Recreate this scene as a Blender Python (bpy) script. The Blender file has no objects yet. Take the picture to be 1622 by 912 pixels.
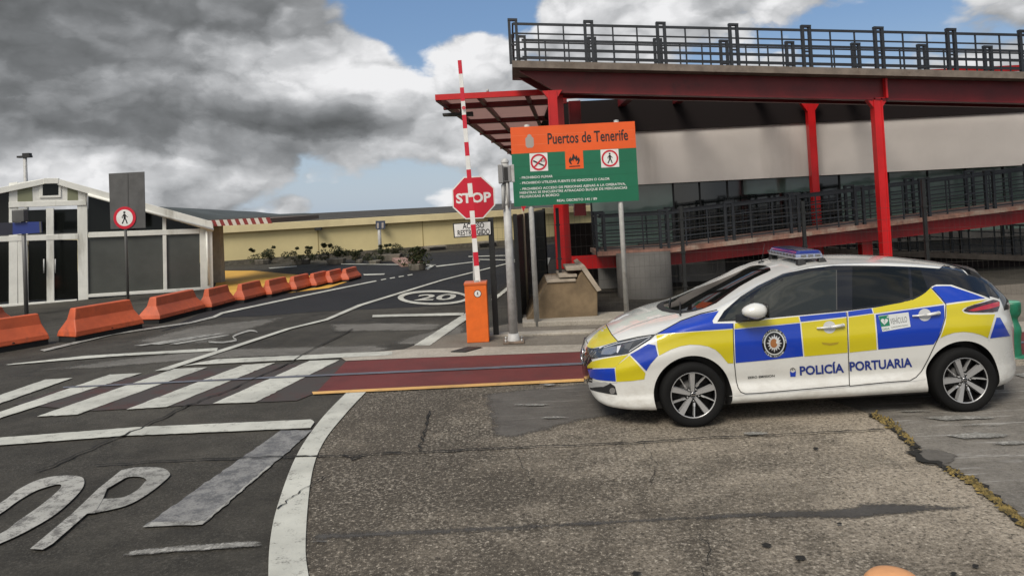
import bpy, bmesh, math, random
import numpy as np
from mathutils import Vector, Matrix
from mathutils.bvhtree import BVHTree
from mathutils.geometry import delaunay_2d_cdt
random.seed(7)
sc = bpy.context.scene
COL = sc.collection
R = math.radians

# ------------------------------------------------------------------ camera
IW, IH = 1622.0, 912.0
FPX = 1170.0
CAM_H = 2.3
PITCH, ROLL = R(1.5), R(2.9)
HORIZON = 320.0
CY = HORIZON - FPX * math.tan(PITCH)
_U0 = Vector((0, -math.sin(PITCH), math.cos(PITCH)))
FWD = Vector((0, math.cos(PITCH), math.sin(PITCH)))
RIGHT = math.cos(ROLL) * Vector((1, 0, 0)) - math.sin(ROLL) * _U0
UP = math.sin(ROLL) * Vector((1, 0, 0)) + math.cos(ROLL) * _U0
EYE = Vector((0, 0, CAM_H))
cam = bpy.data.cameras.new('camera')
camo = bpy.data.objects.new('camera', cam)
COL.objects.link(camo)
M = Matrix.Identity(4)
for i in range(3):
    M[i][0], M[i][1], M[i][2], M[i][3] = RIGHT[i], UP[i], -FWD[i], EYE[i]
camo.matrix_world = M
cam.sensor_width = 36.0
cam.lens = 36.0 * FPX / IW
cam.shift_y = -(IH / 2 - CY) / IW
cam.clip_start = 0.1
cam.clip_end = 5000
sc.camera = camo
sc.render.resolution_x, sc.render.resolution_y = 1024, 575

def ray(px, py):
    return (FWD + (px - 811) / FPX * RIGHT - (py - CY) / FPX * UP)
def G(px, py, z=0.0):                       # the point of the level z seen at a photo pixel
    d = ray(px, py)
    return EYE + d * ((z - CAM_H) / d.z)
def A(px, py, Y):                           # the point at distance Y seen at a photo pixel
    d = ray(px, py)
    return EYE + d * (Y / d.y)

# ------------------------------------------------------------------ sun, sky, exposure
SUN_EL, SUN_AZ = R(50), R(208)              # azimuth clockwise from +Y
sun = bpy.data.lights.new('sun', 'SUN')
sun.energy = 3.0
sun.angle = R(26)
sun.color = (1.0, 0.93, 0.83)
suno = bpy.data.objects.new('sun', sun)
COL.objects.link(suno)
sd = Vector((math.sin(SUN_AZ) * math.cos(SUN_EL), math.cos(SUN_AZ) * math.cos(SUN_EL), math.sin(SUN_EL)))
suno.rotation_euler = (-sd).to_track_quat('-Z', 'Y').to_euler()
sc.view_settings.view_transform = 'Standard'
sc.view_settings.look = 'None'
sc.view_settings.exposure = 0.12
sc.view_settings.gamma = 1.0
sc.view_settings.use_curve_mapping = False

world = bpy.data.worlds.new('World')
sc.world = world
world.use_nodes = True
WT = world.node_tree
WT.nodes.clear()

class NT:
    """tiny node-graph writer"""
    def __init__(s, tree): s.t = tree
    def n(s, typ, **kw):
        nd = s.t.nodes.new(typ)
        for k, v in kw.items(): setattr(nd, k, v)
        return nd
    def put(s, sock, v):
        if hasattr(v, 'is_output'): s.t.links.new(v, sock)
        elif v is not None: sock.default_value = v
    def m(s, op, a, b=None, c=None, clamp=False):
        nd = s.n('ShaderNodeMath', operation=op, use_clamp=clamp)
        s.put(nd.inputs[0], a)
        if b is not None: s.put(nd.inputs[1], b)
        if c is not None: s.put(nd.inputs[2], c)
        return nd.outputs[0]
    def vm(s, op, a, b=None, out=0):
        nd = s.n('ShaderNodeVectorMath', operation=op)
        s.put(nd.inputs[0], a)
        if b is not None: s.put(nd.inputs[1], b)
        return nd.outputs[out]
    def noise(s, vec, scale, detail=4, rough=0.55, out=0, dist=0.0):
        nd = s.n('ShaderNodeTexNoise')
        s.put(nd.inputs['Vector'], vec)
        nd.inputs['Scale'].default_value = scale
        nd.inputs['Detail'].default_value = detail
        nd.inputs['Roughness'].default_value = rough
        nd.inputs['Distortion'].default_value = dist
        return nd.outputs[out]
    def step(s, v, a, b, to0=0.0, to1=1.0, kind='SMOOTHSTEP'):
        nd = s.n('ShaderNodeMapRange', interpolation_type=kind)
        s.put(nd.inputs[0], v)
        nd.inputs[1].default_value, nd.inputs[2].default_value = a, b
        nd.inputs[3].default_value, nd.inputs[4].default_value = to0, to1
        return nd.outputs[0]
    def mix(s, f, a, b, blend='MIX'):
        nd = s.n('ShaderNodeMix', data_type='RGBA', blend_type=blend)
        s.put(nd.inputs[0], f)
        s.put(nd.inputs[6], a if hasattr(a, 'is_output') else (*a, 1) if len(a) == 3 else a)
        s.put(nd.inputs[7], b if hasattr(b, 'is_output') else (*b, 1) if len(b) == 3 else b)
        return nd.outputs[2]

def build_sky():
    k = NT(WT)
    out = k.n('ShaderNodeOutputWorld')
    bg = k.n('ShaderNodeBackground')
    sky = k.n('ShaderNodeTexSky', sky_type='NISHITA')
    sky.sun_disc = False
    sky.sun_elevation = SUN_EL
    sky.sun_rotation = SUN_AZ
    sky.air_density, sky.dust_density, sky.ozone_density = 1.0, 0.6, 1.5
    STR = 0.1
    d = k.n('ShaderNodeTexCoord').outputs['Generated']
    warp = k.noise(d, 3.0, 3, 0.5, out=1)
    dw = k.vm('ADD', d, k.vm('MULTIPLY', k.vm('SUBTRACT', warp, (0.5, 0.5, 0.5)), (0.07, 0.07, 0.05)))
    dz = k.vm('MULTIPLY', dw, (1.0, 1.0, 1.7))
    f1 = k.noise(dz, 4.6, 10, 0.54)
    f1b = k.noise(k.vm('ADD', dz, (-0.02, 0.0, 0.06)), 4.6, 10, 0.54)
    def puff(v):                                # rounded cumulus heads: smooth cells at three sizes, slightly broken up
        acc = None
        for sc_, w in ((6.5, 0.60), (15.0, 0.28), (36.0, 0.12)):
            nd = k.n('ShaderNodeTexVoronoi', feature='F1'); k.put(nd.inputs['Vector'], v)
            nd.inputs['Scale'].default_value = sc_
            dd_ = nd.outputs['Distance']
            o_ = k.m('MULTIPLY', k.m('SUBTRACT', 1.0, k.m('MULTIPLY', k.m('MULTIPLY', dd_, dd_), 1.55)), w)
            acc = k.m('ADD', acc, o_) if acc else o_
        return acc
    wv = k.vm('MULTIPLY', k.vm('SUBTRACT', k.noise(dz, 9.0, 6, 0.6, out=1), (0.5, 0.5, 0.5)), (0.09, 0.09, 0.09))
    dp = k.vm('ADD', dz, wv)
    f2 = puff(dp)
    f2b = puff(k.vm('ADD', dp, (-0.012, 0.0, 0.030)))
    def blob(px, py, rx, ry, w):
        c = ray(px, py).normalized()
        v = k.vm('MULTIPLY', k.vm('SUBTRACT', dw, tuple(c)), (FPX / rx, 0.6 * FPX / rx, FPX / ry))
        L = k.vm('LENGTH', v, out=1)
        return k.m('MULTIPLY', k.step(L, 0.25, 1.0, 1.0, 0.0), w)
    def total(lst, base):
        acc = None
        for b in lst:
            o = blob(*b)
            acc = k.m('ADD', acc, o) if acc else k.m('ADD', o, base)
        return acc
    cover = total([(200, 110, 620, 330, 0.40), (520, 130, 240, 200, 0.22), (690, 15, 300, 85, -0.48), (660, 120, 95, 100, -0.22), (545, 300, 260, 115, -0.19),
                   (730, 60, 120, 42, 0.36), (745, 220, 190, 150, 0.10), (1100, 10, 340, 90, 0.34), (1560, 40, 190, 70, -0.10),
                   (478, 325, 55, 28, 0.26), (180, 290, 360, 70, 0.22), (630, 200, 110, 110, -0.03), (-400, 200, 500, 400, .25), (2100, 100, 500, 400, .12)], 0.03)
    cov = k.step(k.m('ADD', k.m('ADD', k.m('MULTIPLY_ADD', f1, 1.5, -0.25), cover), k.m('MULTIPLY', k.m('SUBTRACT', f2, 0.55), 0.42)), 0.45, 0.62)
    light = total([(150, 10, 620, 130, -0.30), (60, 185, 500, 110, -0.27), (440, 205, 360, 95, -0.20), (250, 95, 320, 90, 0.10), (400, 110, 260, 100, 0.10),
                   (520, 85, 190, 90, 0.16), (600, 125, 130, 75, 0.12), (60, 262, 280, 45, 0.24), (320, 285, 360, 80, 0.12), (720, 70, 200, 80, 0.20),
                   (760, 240, 220, 170, 0.20), (1150, 20, 420, 110, 0.26), (0, 100, 240, 240, -0.06)], 0.655)
    # unseen bright cloud bank, added behind the bus to light the fronts facing it
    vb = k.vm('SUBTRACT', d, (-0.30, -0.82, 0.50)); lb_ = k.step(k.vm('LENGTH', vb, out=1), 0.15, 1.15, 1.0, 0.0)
    relief = k.m('ADD', k.m('MULTIPLY', k.m('SUBTRACT', f1, f1b), 0.9), k.m('MULTIPLY', k.m('SUBTRACT', f2, f2b), 0.55))
    L = k.m('ADD', k.m('ADD', light, relief), k.m('MULTIPLY', k.m('SUBTRACT', f2, 0.55), 0.22), clamp=True)
    ramp = k.n('ShaderNodeValToRGB')
    k.put(ramp.inputs[0], L)
    e = ramp.color_ramp.elements
    e[0].position, e[0].color = 0.0, (0.10, 0.105, 0.108, 1)
    e[1].position, e[1].color = 1.0, (0.80, 0.80, 0.81, 1)
    for p, c in ((0.3, (0.165, 0.172, 0.178)), (0.55, (0.285, 0.293, 0.303)), (0.78, (0.50, 0.508, 0.52))):
        x = e.new(p); x.color = (*c, 1)
    cl = k.vm('SCALE', ramp.outputs[0]); cl.node.inputs[3].default_value = 1.0 / STR
    clear = k.mix(0.45, k.mix(1.0, sky.outputs[0], (1.0, 0.95, 0.95), 'MULTIPLY'), (1.3, 2.75, 5.2))
    sep = k.n('ShaderNodeSeparateXYZ'); k.put(sep.inputs[0], d)
    haze = k.step(sep.outputs[2], 0.0, 0.22, 0.62, 0.0)
    clear = k.mix(haze, clear, (4.6, 5.4, 6.2))
    front = k.mix(cov, clear, cl)
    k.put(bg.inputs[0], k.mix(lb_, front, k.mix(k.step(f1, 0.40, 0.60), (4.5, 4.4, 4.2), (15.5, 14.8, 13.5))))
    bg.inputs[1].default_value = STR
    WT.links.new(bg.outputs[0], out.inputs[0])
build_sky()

# ------------------------------------------------------------------ materials
MATS = {}
def mat(name, col, rough=0.6, metal=0.0, var=0.0, vscale=6.0, bump=0.0, bscale=40.0, coat=0.0, dirt=None, spec=None, dscale=3.0, dlo=0.5, dhi=0.75, trans=0.0, streak=False):
    """painted / plain surface: base colour with large mottling, optional dirt colour in noise patches, fine bump"""
    if name in MATS: return MATS[name]
    m = bpy.data.materials.new(name); m.use_nodes = True
    k = NT(m.node_tree); p = m.node_tree.nodes['Principled BSDF']
    p.inputs['Roughness'].default_value = rough
    p.inputs['Metallic'].default_value = metal
    p.inputs['Coat Weight'].default_value = coat
    p.inputs['Coat Roughness'].default_value = 0.05
    if spec is not None: p.inputs['Specular IOR Level'].default_value = spec
    o = k.n('ShaderNodeTexCoord').outputs['Object']
    c = (*col, 1)
    if var:
        f = k.noise(o, vscale, 6, 0.6)
        c = k.mix(k.step(f, 0.3, 0.7), tuple(x * (1 - var) for x in col), tuple(min(1, x * (1 + var)) for x in col))
    if dirt:
        ov = k.vm('MULTIPLY', o, (1, 1, 0.18)) if streak else o
        f = k.noise(ov, dscale, 8, 0.65)
        c = k.mix(k.step(f, dlo, dhi), c, dirt)
    k.put(p.inputs['Base Color'], c)
    if bump:
        b = k.n('ShaderNodeBump'); b.inputs['Strength'].default_value = bump; b.inputs['Distance'].default_value = 0.01
        k.put(b.inputs['Height'], k.noise(o, bscale, 5, 0.6))
        m.node_tree.links.new(b.outputs[0], p.inputs['Normal'])
    if trans: p.inputs['Transmission Weight'].default_value = trans
    MATS[name] = m
    return m

def fade_edges(m, k, o):
    """lets a thin patch run out raggedly along its outline (mesh attribute 'fade': 0 at the edge)"""
    at = k.n('ShaderNodeAttribute', attribute_name='fade')
    nz = k.m('ADD', k.m('MULTIPLY', k.noise(o, 5.0, 7, 0.7), 0.6), k.m('MULTIPLY', k.noise(o, 40.0, 4, 0.7), 0.4))
    a = k.step(k.m('ADD', at.outputs['Fac'], k.m('MULTIPLY', k.m('SUBTRACT', nz, 0.5), 1.8)), 0.18, 0.75)
    tr = k.n('ShaderNodeBsdfTransparent'); mx = k.n('ShaderNodeMixShader')
    k.put(mx.inputs[0], a)
    out = m.node_tree.nodes['Material Output']
    m.node_tree.links.new(tr.outputs[0], mx.inputs[1]); m.node_tree.links.new(m.node_tree.nodes['Principled BSDF'].outputs[0], mx.inputs[2])
    m.node_tree.links.new(mx.outputs[0], out.inputs[0])

def asphalt(name, dark, light, fine, patch_scale=0.35, bump=0.6, agg=85.0, aggw=0.5, oil=0.0, rough=0.85, streaks=None, xgrad=None, grain=0.45, fade=False):
    """asphalt or concrete: large stains, medium mottling and visible stones"""
    if name in MATS: return MATS[name]
    m = bpy.data.materials.new(name); m.use_nodes = True
    k = NT(m.node_tree); p = m.node_tree.nodes['Principled BSDF']
    o = k.n('ShaderNodeTexCoord').outputs['Object']
    big = k.noise(o, patch_scale, 6, 0.6, dist=0.6)
    mid = k.noise(o, 3.1, 7, 0.65)
    base = k.m('ADD', k.m('MULTIPLY', big, 0.65), k.m('MULTIPLY', mid, 0.35))
    if xgrad:                                   # base tone grows lighter towards higher x
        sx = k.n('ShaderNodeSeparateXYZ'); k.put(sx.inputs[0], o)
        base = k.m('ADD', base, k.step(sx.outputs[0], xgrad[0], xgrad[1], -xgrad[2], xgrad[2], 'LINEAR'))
    c = k.mix(k.step(base, 0.34, 0.66), dark, light)
    gr = k.m('ADD', k.m('MULTIPLY', k.noise(o, 29, 5, 0.8), 0.62), k.m('MULTIPLY', k.noise(o, 100, 3, 0.8), 0.38))
    c = k.mix(k.m('MULTIPLY', k.step(gr, 0.50, 0.40), grain), c, tuple(x * 0.45 for x in dark))
    c = k.mix(k.m('MULTIPLY', k.step(gr, 0.53, 0.64), grain), c, fine)
    v = k.n('ShaderNodeTexVoronoi'); k.put(v.inputs['Vector'], o); v.inputs['Scale'].default_value = agg
    vs = k.n('ShaderNodeSeparateColor'); k.put(vs.inputs[0], v.outputs['Color'])
    gate = k.step(k.noise(o, 0.9, 5, 0.6), 0.38, 0.62)
    stone = k.m('MULTIPLY', k.step(vs.outputs[0], 0.72, 0.92), k.m('MULTIPLY', gate, aggw))
    c = k.mix(stone, c, fine)
    hole = k.m('MULTIPLY', k.step(vs.outputs[1], 0.78, 0.95), k.m('MULTIPLY', gate, aggw))
    c = k.mix(hole, c, tuple(x * 0.35 for x in dark))
    if streaks:
        s = k.noise(k.vm('MULTIPLY', o, (0.9, 9.0, 1.0)), 1.6, 7, 0.7)
        c = k.mix(k.step(s, 0.54, 0.74), c, streaks)
        s2 = k.noise(k.vm('MULTIPLY', k.vm('ADD', o, (7.0, 3.0, 0.0)), (0.7, 6.0, 1.0)), 1.3, 7, 0.7)
        c = k.mix(k.m('MULTIPLY', k.step(s2, 0.54, 0.70), 0.7), c, dark)
    if oil:
        f = k.noise(o, 0.8, 4, 0.6)
        c = k.mix(k.m('MULTIPLY', k.step(f, 0.58, 0.72), oil), c, tuple(x * 0.4 for x in dark))
    k.put(p.inputs['Base Color'], c)
    p.inputs['Roughness'].default_value = rough
    p.inputs['Specular IOR Level'].default_value = 0.3
    b = k.n('ShaderNodeBump'); b.inputs['Strength'].default_value = bump; b.inputs['Distance'].default_value = 0.012
    h = k.m('ADD', k.noise(o, 45, 6, 0.7), k.m('MULTIPLY', vs.outputs[0], 0.5))
    k.put(b.inputs['Height'], h)
    m.node_tree.links.new(b.outputs[0], p.inputs['Normal'])
    if fade: fade_edges(m, k, o)
    MATS[name] = m
    return m

def worn(name, col, under, wear=0.5, scale=7.0, rough=0.7, fade=False):
    """road paint worn through to the surface under it"""
    if name in MATS: return MATS[name]
    m = bpy.data.materials.new(name); m.use_nodes = True
    k = NT(m.node_tree); p = m.node_tree.nodes['Principled BSDF']
    o = k.n('ShaderNodeTexCoord').outputs['Object']
    f = k.m('ADD', k.m('MULTIPLY', k.noise(o, scale, 8, 0.7), 0.62), k.m('MULTIPLY', k.noise(o, 55, 4, 0.7), 0.38))
    t = 0.78 - 0.36 * wear
    c = k.mix(k.step(k.noise(o, 1.3, 5, 0.6), 0.35, 0.7), col, tuple(x * 0.72 for x in col))
    c = k.mix(k.step(f, t - 0.1, t + 0.04), c, under)
    k.put(p.inputs['Base Color'], c)
    p.inputs['Roughness'].default_value = rough
    b = k.n('ShaderNodeBump'); b.inputs['Strength'].default_value = 0.3; b.inputs['Distance'].default_value = 0.01
    k.put(b.inputs['Height'], k.noise(o, 45, 5, 0.7))
    m.node_tree.links.new(b.outputs[0], p.inputs['Normal'])
    if fade: fade_edges(m, k, o)
    MATS[name] = m
    return m

# ------------------------------------------------------------------ mesh helpers
def tag(o, label=None, cat=None, group=None, kind=None):
    if label: o['label'] = label
    if cat: o['category'] = cat
    if group: o['group'] = group
    if kind: o['kind'] = kind
    return o
def thing(name, label, cat, loc=(0, 0, 0), rz=0.0, group=None):
    o = bpy.data.objects.new(name, None)
    o.empty_display_size = 0.2
    COL.objects.link(o)
    o.location = loc
    o.rotation_euler = (0, 0, rz)
    return tag(o, label, cat, group)
def root_of(o):
    while o.parent: o = o.parent
    return o
def base_matrix(o):
    r = root_of(o)
    return Matrix.Translation(r.location) @ r.rotation_euler.to_matrix().to_4x4()

class MB:
    """collects pieces of ONE part, then links them as one mesh object"""
    def __init__(s): s.v = []; s.f = []; s.mi = []; s.sm = []
    def add(s, vs, fs, mi=0, smooth=False):
        b = len(s.v)
        s.v += [Vector(v) for v in vs]
        for f in fs:
            s.f.append([b + i for i in f]); s.mi.append(mi); s.sm.append(smooth)
        return s
    def hexa(s, a, b, mi=0):                 # bottom loop a, top loop b
        n = len(a)
        fs = [list(range(n))[::-1], list(range(n, 2 * n))] + [[i, (i + 1) % n, n + (i + 1) % n, n + i] for i in range(n)]
        return s.add(list(a) + list(b), fs, mi)
    def box(s, lo, hi, mi=0):
        x0, y0, z0 = lo; x1, y1, z1 = hi
        return s.hexa([(x0, y0, z0), (x1, y0, z0), (x1, y1, z0), (x0, y1, z0)], [(x0, y0, z1), (x1, y0, z1), (x1, y1, z1), (x0, y1, z1)], mi)
    def bar(s, p, q, w, h, mi=0, up=(0, 0, 1)):   # rectangular bar from p to q
        p, q = Vector(p), Vector(q)
        d = (q - p).normalized(); u = Vector(up)
        sd = d.cross(u)
        if sd.length < 1e-4: sd = d.cross(Vector((0, 1, 0)))
        sd.normalize(); u = sd.cross(d)
        sd *= w / 2; u *= h / 2
        return s.hexa([p - sd - u, p + sd - u, p + sd + u, p - sd + u], [q - sd - u, q + sd - u, q + sd + u, q - sd + u], mi)
    def tube(s, p, q, r0, r1=None, n=14, mi=0, caps=True):
        p, q = Vector(p), Vector(q); r1 = r0 if r1 is None else r1
        d = (q - p).normalized()
        a = d.cross(Vector((0, 0, 1)) if abs(d.z) < 0.9 else Vector((1, 0, 0))).normalized(); b = d.cross(a)
        cs = [(math.cos(2 * math.pi * i / n), math.sin(2 * math.pi * i / n)) for i in range(n)]
        vs = [p + (a * c + b * t) * r0 for c, t in cs] + [q + (a * c + b * t) * r1 for c, t in cs]
        s.add(vs, [[i, (i + 1) % n, n + (i + 1) % n, n + i] for i in range(n)], mi, True)
        if caps: s.add(vs, [list(range(n))[::-1], list(range(n, 2 * n))], mi)
        return s
    def lathe(s, prof, c=(0, 0, 0), n=32, mi=0, axis='Z', smooth=True):
        vs = []; m = len(prof)
        for i in range(n):
            t = 2 * math.pi * i / n
            for r, z in prof:
                p = (r * math.cos(t), r * math.sin(t), z) if axis == 'Z' else (r * math.cos(t), z, r * math.sin(t))
                vs.append((p[0] + c[0], p[1] + c[1], p[2] + c[2]))
        fs = [[i * m + j, ((i + 1) % n) * m + j, ((i + 1) % n) * m + j + 1, i * m + j + 1] for i in range(n) for j in range(m - 1)]
        return s.add(vs, fs, mi, smooth)
    def prism(s, poly, o, ux, uy, dep, mi=0):     # a 2-D outline at o spanned by ux, uy, pushed along dep
        o, ux, uy, dep = map(Vector, (o, ux, uy, dep))
        a = [o + ux * x + uy * y for x, y in poly]
        return s.hexa(a, [p + dep for p in a], mi)
    def sphere(s, c, r, n=12, mi=0):
        prof = [(max(1e-4, math.sin(math.pi * i / n)) , -math.cos(math.pi * i / n)) for i in range(n + 1)]
        c = Vector(c); r = Vector(r if hasattr(r, '__len__') else (r, r, r)); b = MB().lathe(prof, n=2 * n)
        return s.add([Vector((v.x * r.x, v.y * r.y, v.z * r.z)) + c for v in b.v], b.f, mi, True)
    def build(s, name, mats, parent=None, local=False, bevel=0.0, kind=None, fix=True):
        vs = s.v
        if parent is not None and not local:
            inv = base_matrix(parent).inverted()
            vs = [inv @ v for v in vs]
        me = bpy.data.meshes.new(name)
        me.from_pydata([tuple(v) for v in vs], [], s.f)
        for m in (mats if isinstance(mats, (list, tuple)) else [mats]): me.materials.append(m)
        me.polygons.foreach_set('material_index', s.mi)
        me.polygons.foreach_set('use_smooth', s.sm)
        if fix:
            bm = bmesh.new(); bm.from_mesh(me)
            bmesh.ops.remove_doubles(bm, verts=bm.verts, dist=1e-5)
            bmesh.ops.recalc_face_normals(bm, faces=bm.faces)
            bm.to_mesh(me); bm.free()
        me.update()
        o = bpy.data.objects.new(name, me)
        COL.objects.link(o)
        if parent is not None: o.parent = parent
        if bevel:
            b = o.modifiers.new('bevel', 'BEVEL'); b.width = bevel; b.segments = 2; b.limit_method = 'ANGLE'; b.angle_limit = R(40)
            b.harden_normals = False
        if kind: o['kind'] = kind
        return o
def copy_tree(o, parent=None):
    c = o.copy(); COL.objects.link(c)
    if parent is not None: c.parent = parent
    for ch in [x for x in bpy.data.objects if x.parent == o]: copy_tree(ch, c)
    return c

def text_mesh(txt, size=1.0, bold=0.0, align='LEFT', space=1.0):
    """letter outlines as (verts2d, faces), baseline at y = 0"""
    cu = bpy.data.curves.new('lettering', 'FONT')
    cu.body = txt; cu.size = size; cu.offset = bold; cu.align_x = align; cu.space_character = space
    cu.resolution_u = 3
    ob = bpy.data.objects.new('lettering', cu)
    COL.objects.link(ob)
    dg = bpy.context.evaluated_depsgraph_get()
    me = bpy.data.meshes.new_from_object(ob.evaluated_get(dg))
    vs = [(v.co.x, v.co.y) for v in me.vertices]; fs = [list(p.vertices) for p in me.polygons]
    bpy.data.objects.remove(ob); bpy.data.curves.remove(cu); bpy.data.meshes.remove(me)
    return vs, fs
def text_fit(txt, w, h, bold=0.0):
    """letters scaled to a box w by h (cap height), origin lower left"""
    vs, fs = text_mesh(txt, 1.0, bold)
    xs = [v[0] for v in vs]; x0, x1 = min(xs), max(xs)
    cap = 0.73
    return [((x - x0) * w / (x1 - x0), y * h / cap) for x, y in vs], fs

def cdt(poly, step, holes=()):
    """fill a 2-D outline with triangles no larger than about step"""
    pts = [Vector(p) for p in poly]
    def dense(ps):
        o = []
        for a, b in zip(ps, ps[1:] + ps[:1]):
            n = max(1, int((b - a).length / step))
            o += [a + (b - a) * (i / n) for i in range(n)]
        return o
    loop = dense([Vector((p[0], p[1])) for p in poly])
    xs = [p.x for p in loop]; ys = [p.y for p in loop]
    def inside(q):
        c = False
        for a, b in zip(loop, loop[1:] + loop[:1]):
            if (a.y > q.y) != (b.y > q.y) and q.x < (b.x - a.x) * (q.y - a.y) / (b.y - a.y) + a.x: c = not c
        return c
    pts = list(loop); n = len(loop)
    y = min(ys) + step / 2
    while y < max(ys):
        x = min(xs) + step / 2
        while x < max(xs):
            q = Vector((x, y))
            if inside(q) and min((q - p).length for p in loop) > step * 0.45: pts.append(q)
            x += step
        y += step
    r = delaunay_2d_cdt(pts, [], [list(range(n))], 1, 1e-6)
    return [tuple(v) for v in r[0]], [list(f) for f in r[2]]
def smooth_loop(pts, n=6, closed=False):
    """Catmull-Rom through pixel points"""
    P = [Vector(p) for p in pts]; o = []
    N = len(P)
    for i in range(N if closed else N - 1):
        a = P[(i - 1) % N] if closed or i > 0 else P[0]
        b = P[i]; c = P[(i + 1) % N]
        d = P[(i + 2) % N] if closed or i + 2 < N else P[-1]
        for j in range(n):
            t = j / n
            o.append(0.5 * ((2 * b) + (c - a) * t + (2 * a - 5 * b + 4 * c - d) * t * t + (3 * b - a - 3 * c + d) * t ** 3))
    if not closed: o.append(P[-1])
    return [tuple(p) for p in o]
# ------------------------------------------------------------------ ground, roads, paint
def rough_edge(P, step, amp, seed=1):
    """the outline with small chips and wobbles"""
    rnd = random.Random(seed); o = []
    for a, b in zip(P, P[1:] + P[:1]):
        n = max(1, min(400, int((b - a).length / step)))
        for i in range(n):
            q = a + (b - a) * (i / n); j = amp * (1 if rnd.random() < .93 else 2.6)
            o.append(q + Vector((rnd.uniform(-j, j), rnd.uniform(-j, j), 0)) if i else q)
    return o
def sheet(name, pts, z, m, fade=0.0, chip=0.0):
    """flat sheet at level z whose outline is the given photo points"""
    P = [G(x, y, z) for x, y in pts]
    if chip: P = rough_edge(P, .06, chip, len(pts) + int(pts[0][0]))
    vs, fs = cdt([(p.x, p.y) for p in P], max(.05, fade * .45) if fade else 2.5)
    b = MB(); b.add([(x, y, z) for x, y in vs], fs)
    o = b.build(name, m, fix=False, kind='structure')
    me = o.data
    if fade:
        at = me.attributes.new('fade', 'FLOAT', 'POINT'); segs = list(zip(P, P[1:] + P[:1])); val = []
        for x, y in vs:
            q = Vector((x, y, z)); dm = 9e9
            for a, c in segs:
                t = c - a; L2 = t.length_squared or 1e-9; s = min(1, max(0, (q - a).dot(t) / L2)); dm = min(dm, (q - a - t * s).length)
            val.append(min(1.0, dm / fade))
        at.data.foreach_set('value', val)
    if me.polygons and me.polygons[0].normal.z < 0: me.flip_normals()
    return o
def ribbon(name, left, right, z, m):
    b = MB(); n = len(left)
    b.add([G(x, y, z) for x, y in left] + [G(x, y, z) for x, y in right], [[i, i + 1, n + i + 1, n + i] for i in range(n - 1)])
    o = b.build(name, m, fix=True, kind='structure')
    if o.data.polygons[0].normal.z < 0: o.data.flip_normals()
    return o
def jag(pts, w0, w1, amp, seed, z, name, m, sub=7):
    """an uneven crack along photo points, width in metres"""
    rnd = random.Random(seed)
    P = [G(x, y, z) for x, y in pts]; C = []
    for a, b in zip(P, P[1:]):
        for i in range(sub): C.append(a + (b - a) * (i / sub))
    C.append(P[-1])
    L = []; Rr = []
    for i, p in enumerate(C):
        d = (C[min(i + 1, len(C) - 1)] - C[max(i - 1, 0)]).normalized(); s = Vector((-d.y, d.x, 0))
        p = p + s * rnd.uniform(-amp, amp)
        w = rnd.uniform(w0, w1) / 2
        L.append(p + s * w); Rr.append(p - s * w)
    b = MB(); n = len(L)
    b.add(L + Rr, [[i, n + i, n + i + 1, i + 1] for i in range(n - 1)])
    o = b.build(name, m, kind='structure', fix=False)
    return o

m_ground = asphalt('old dark asphalt', (0.022, 0.020, 0.016), (0.070, 0.064, 0.052), (0.16, 0.15, 0.13), patch_scale=0.3, aggw=0.35, oil=0.5)
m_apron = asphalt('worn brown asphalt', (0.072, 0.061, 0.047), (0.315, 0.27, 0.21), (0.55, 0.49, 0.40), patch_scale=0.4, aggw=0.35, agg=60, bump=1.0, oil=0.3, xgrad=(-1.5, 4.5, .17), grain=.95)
m_new = asphalt('new black asphalt', (0.011, 0.011, 0.012), (0.02, 0.02, 0.021), (0.05, 0.05, 0.05), aggw=0.2, rough=0.8)
m_grey = asphalt('smooth grey patch', (0.062, 0.056, 0.05), (0.115, 0.106, 0.094), (0.16, 0.15, 0.14), aggw=0.15, bump=0.3, streaks=(0.19, 0.18, 0.165), fade=True, grain=.3)
m_pale = asphalt('pale worn asphalt', (0.085, 0.08, 0.07), (0.17, 0.162, 0.145), (0.26, 0.25, 0.23), aggw=0.2, bump=0.4, streaks=(0.23, 0.22, 0.2), fade=True)
m_conc = asphalt('grey concrete slab', (0.085, 0.077, 0.066), (0.2, 0.184, 0.16), (0.3, 0.28, 0.25), aggw=0.25, bump=0.4, streaks=(0.42, 0.41, 0.39))
m_kerb = asphalt('pale kerb concrete', (0.25, 0.225, 0.185), (0.4, 0.365, 0.31), (0.5, 0.47, 0.42), aggw=0.2, bump=0.3)
m_walk = asphalt('brown pavement', (0.12, 0.105, 0.085), (0.2, 0.178, 0.148), (0.26, 0.24, 0.2), aggw=0.3, bump=0.4)
m_red = worn('red lane paint', (0.125, 0.022, 0.019), (0.085, 0.028, 0.024), 0.45, 3.0, 0.8)
m_redfade = worn('faded red lane paint', (0.07, 0.026, 0.022), (0.045, 0.038, 0.034), 0.85, 2.0, 0.85)
m_white = worn('white road paint', (0.50, 0.50, 0.445), (0.13, 0.125, 0.11), 0.45)
m_white2 = worn('worn white road paint', (0.36, 0.355, 0.325), (0.10, 0.096, 0.088), 0.6, 9.0)
m_scrape = worn('scraped white paint', (0.40, 0.39, 0.36), (0.16, 0.155, 0.14), 0.8, 14.0, fade=True)
m_ghost = worn('blacked out paint', (0.10, 0.10, 0.102), (0.21, 0.208, 0.20), 0.7, 5.0)
m_ghost2 = worn('nearly gone paint', (0.30, 0.29, 0.27), (0.10, 0.095, 0.088), 0.9, 8.0, fade=True)
m_yel = worn('yellow edge line', (0.62, 0.36, 0.12), (0.2, 0.14, 0.08), 0.4)
m_blueline = worn('blue grey seam', (0.12, 0.13, 0.155), (0.09, 0.05, 0.05), 0.5, 6.0)
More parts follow.
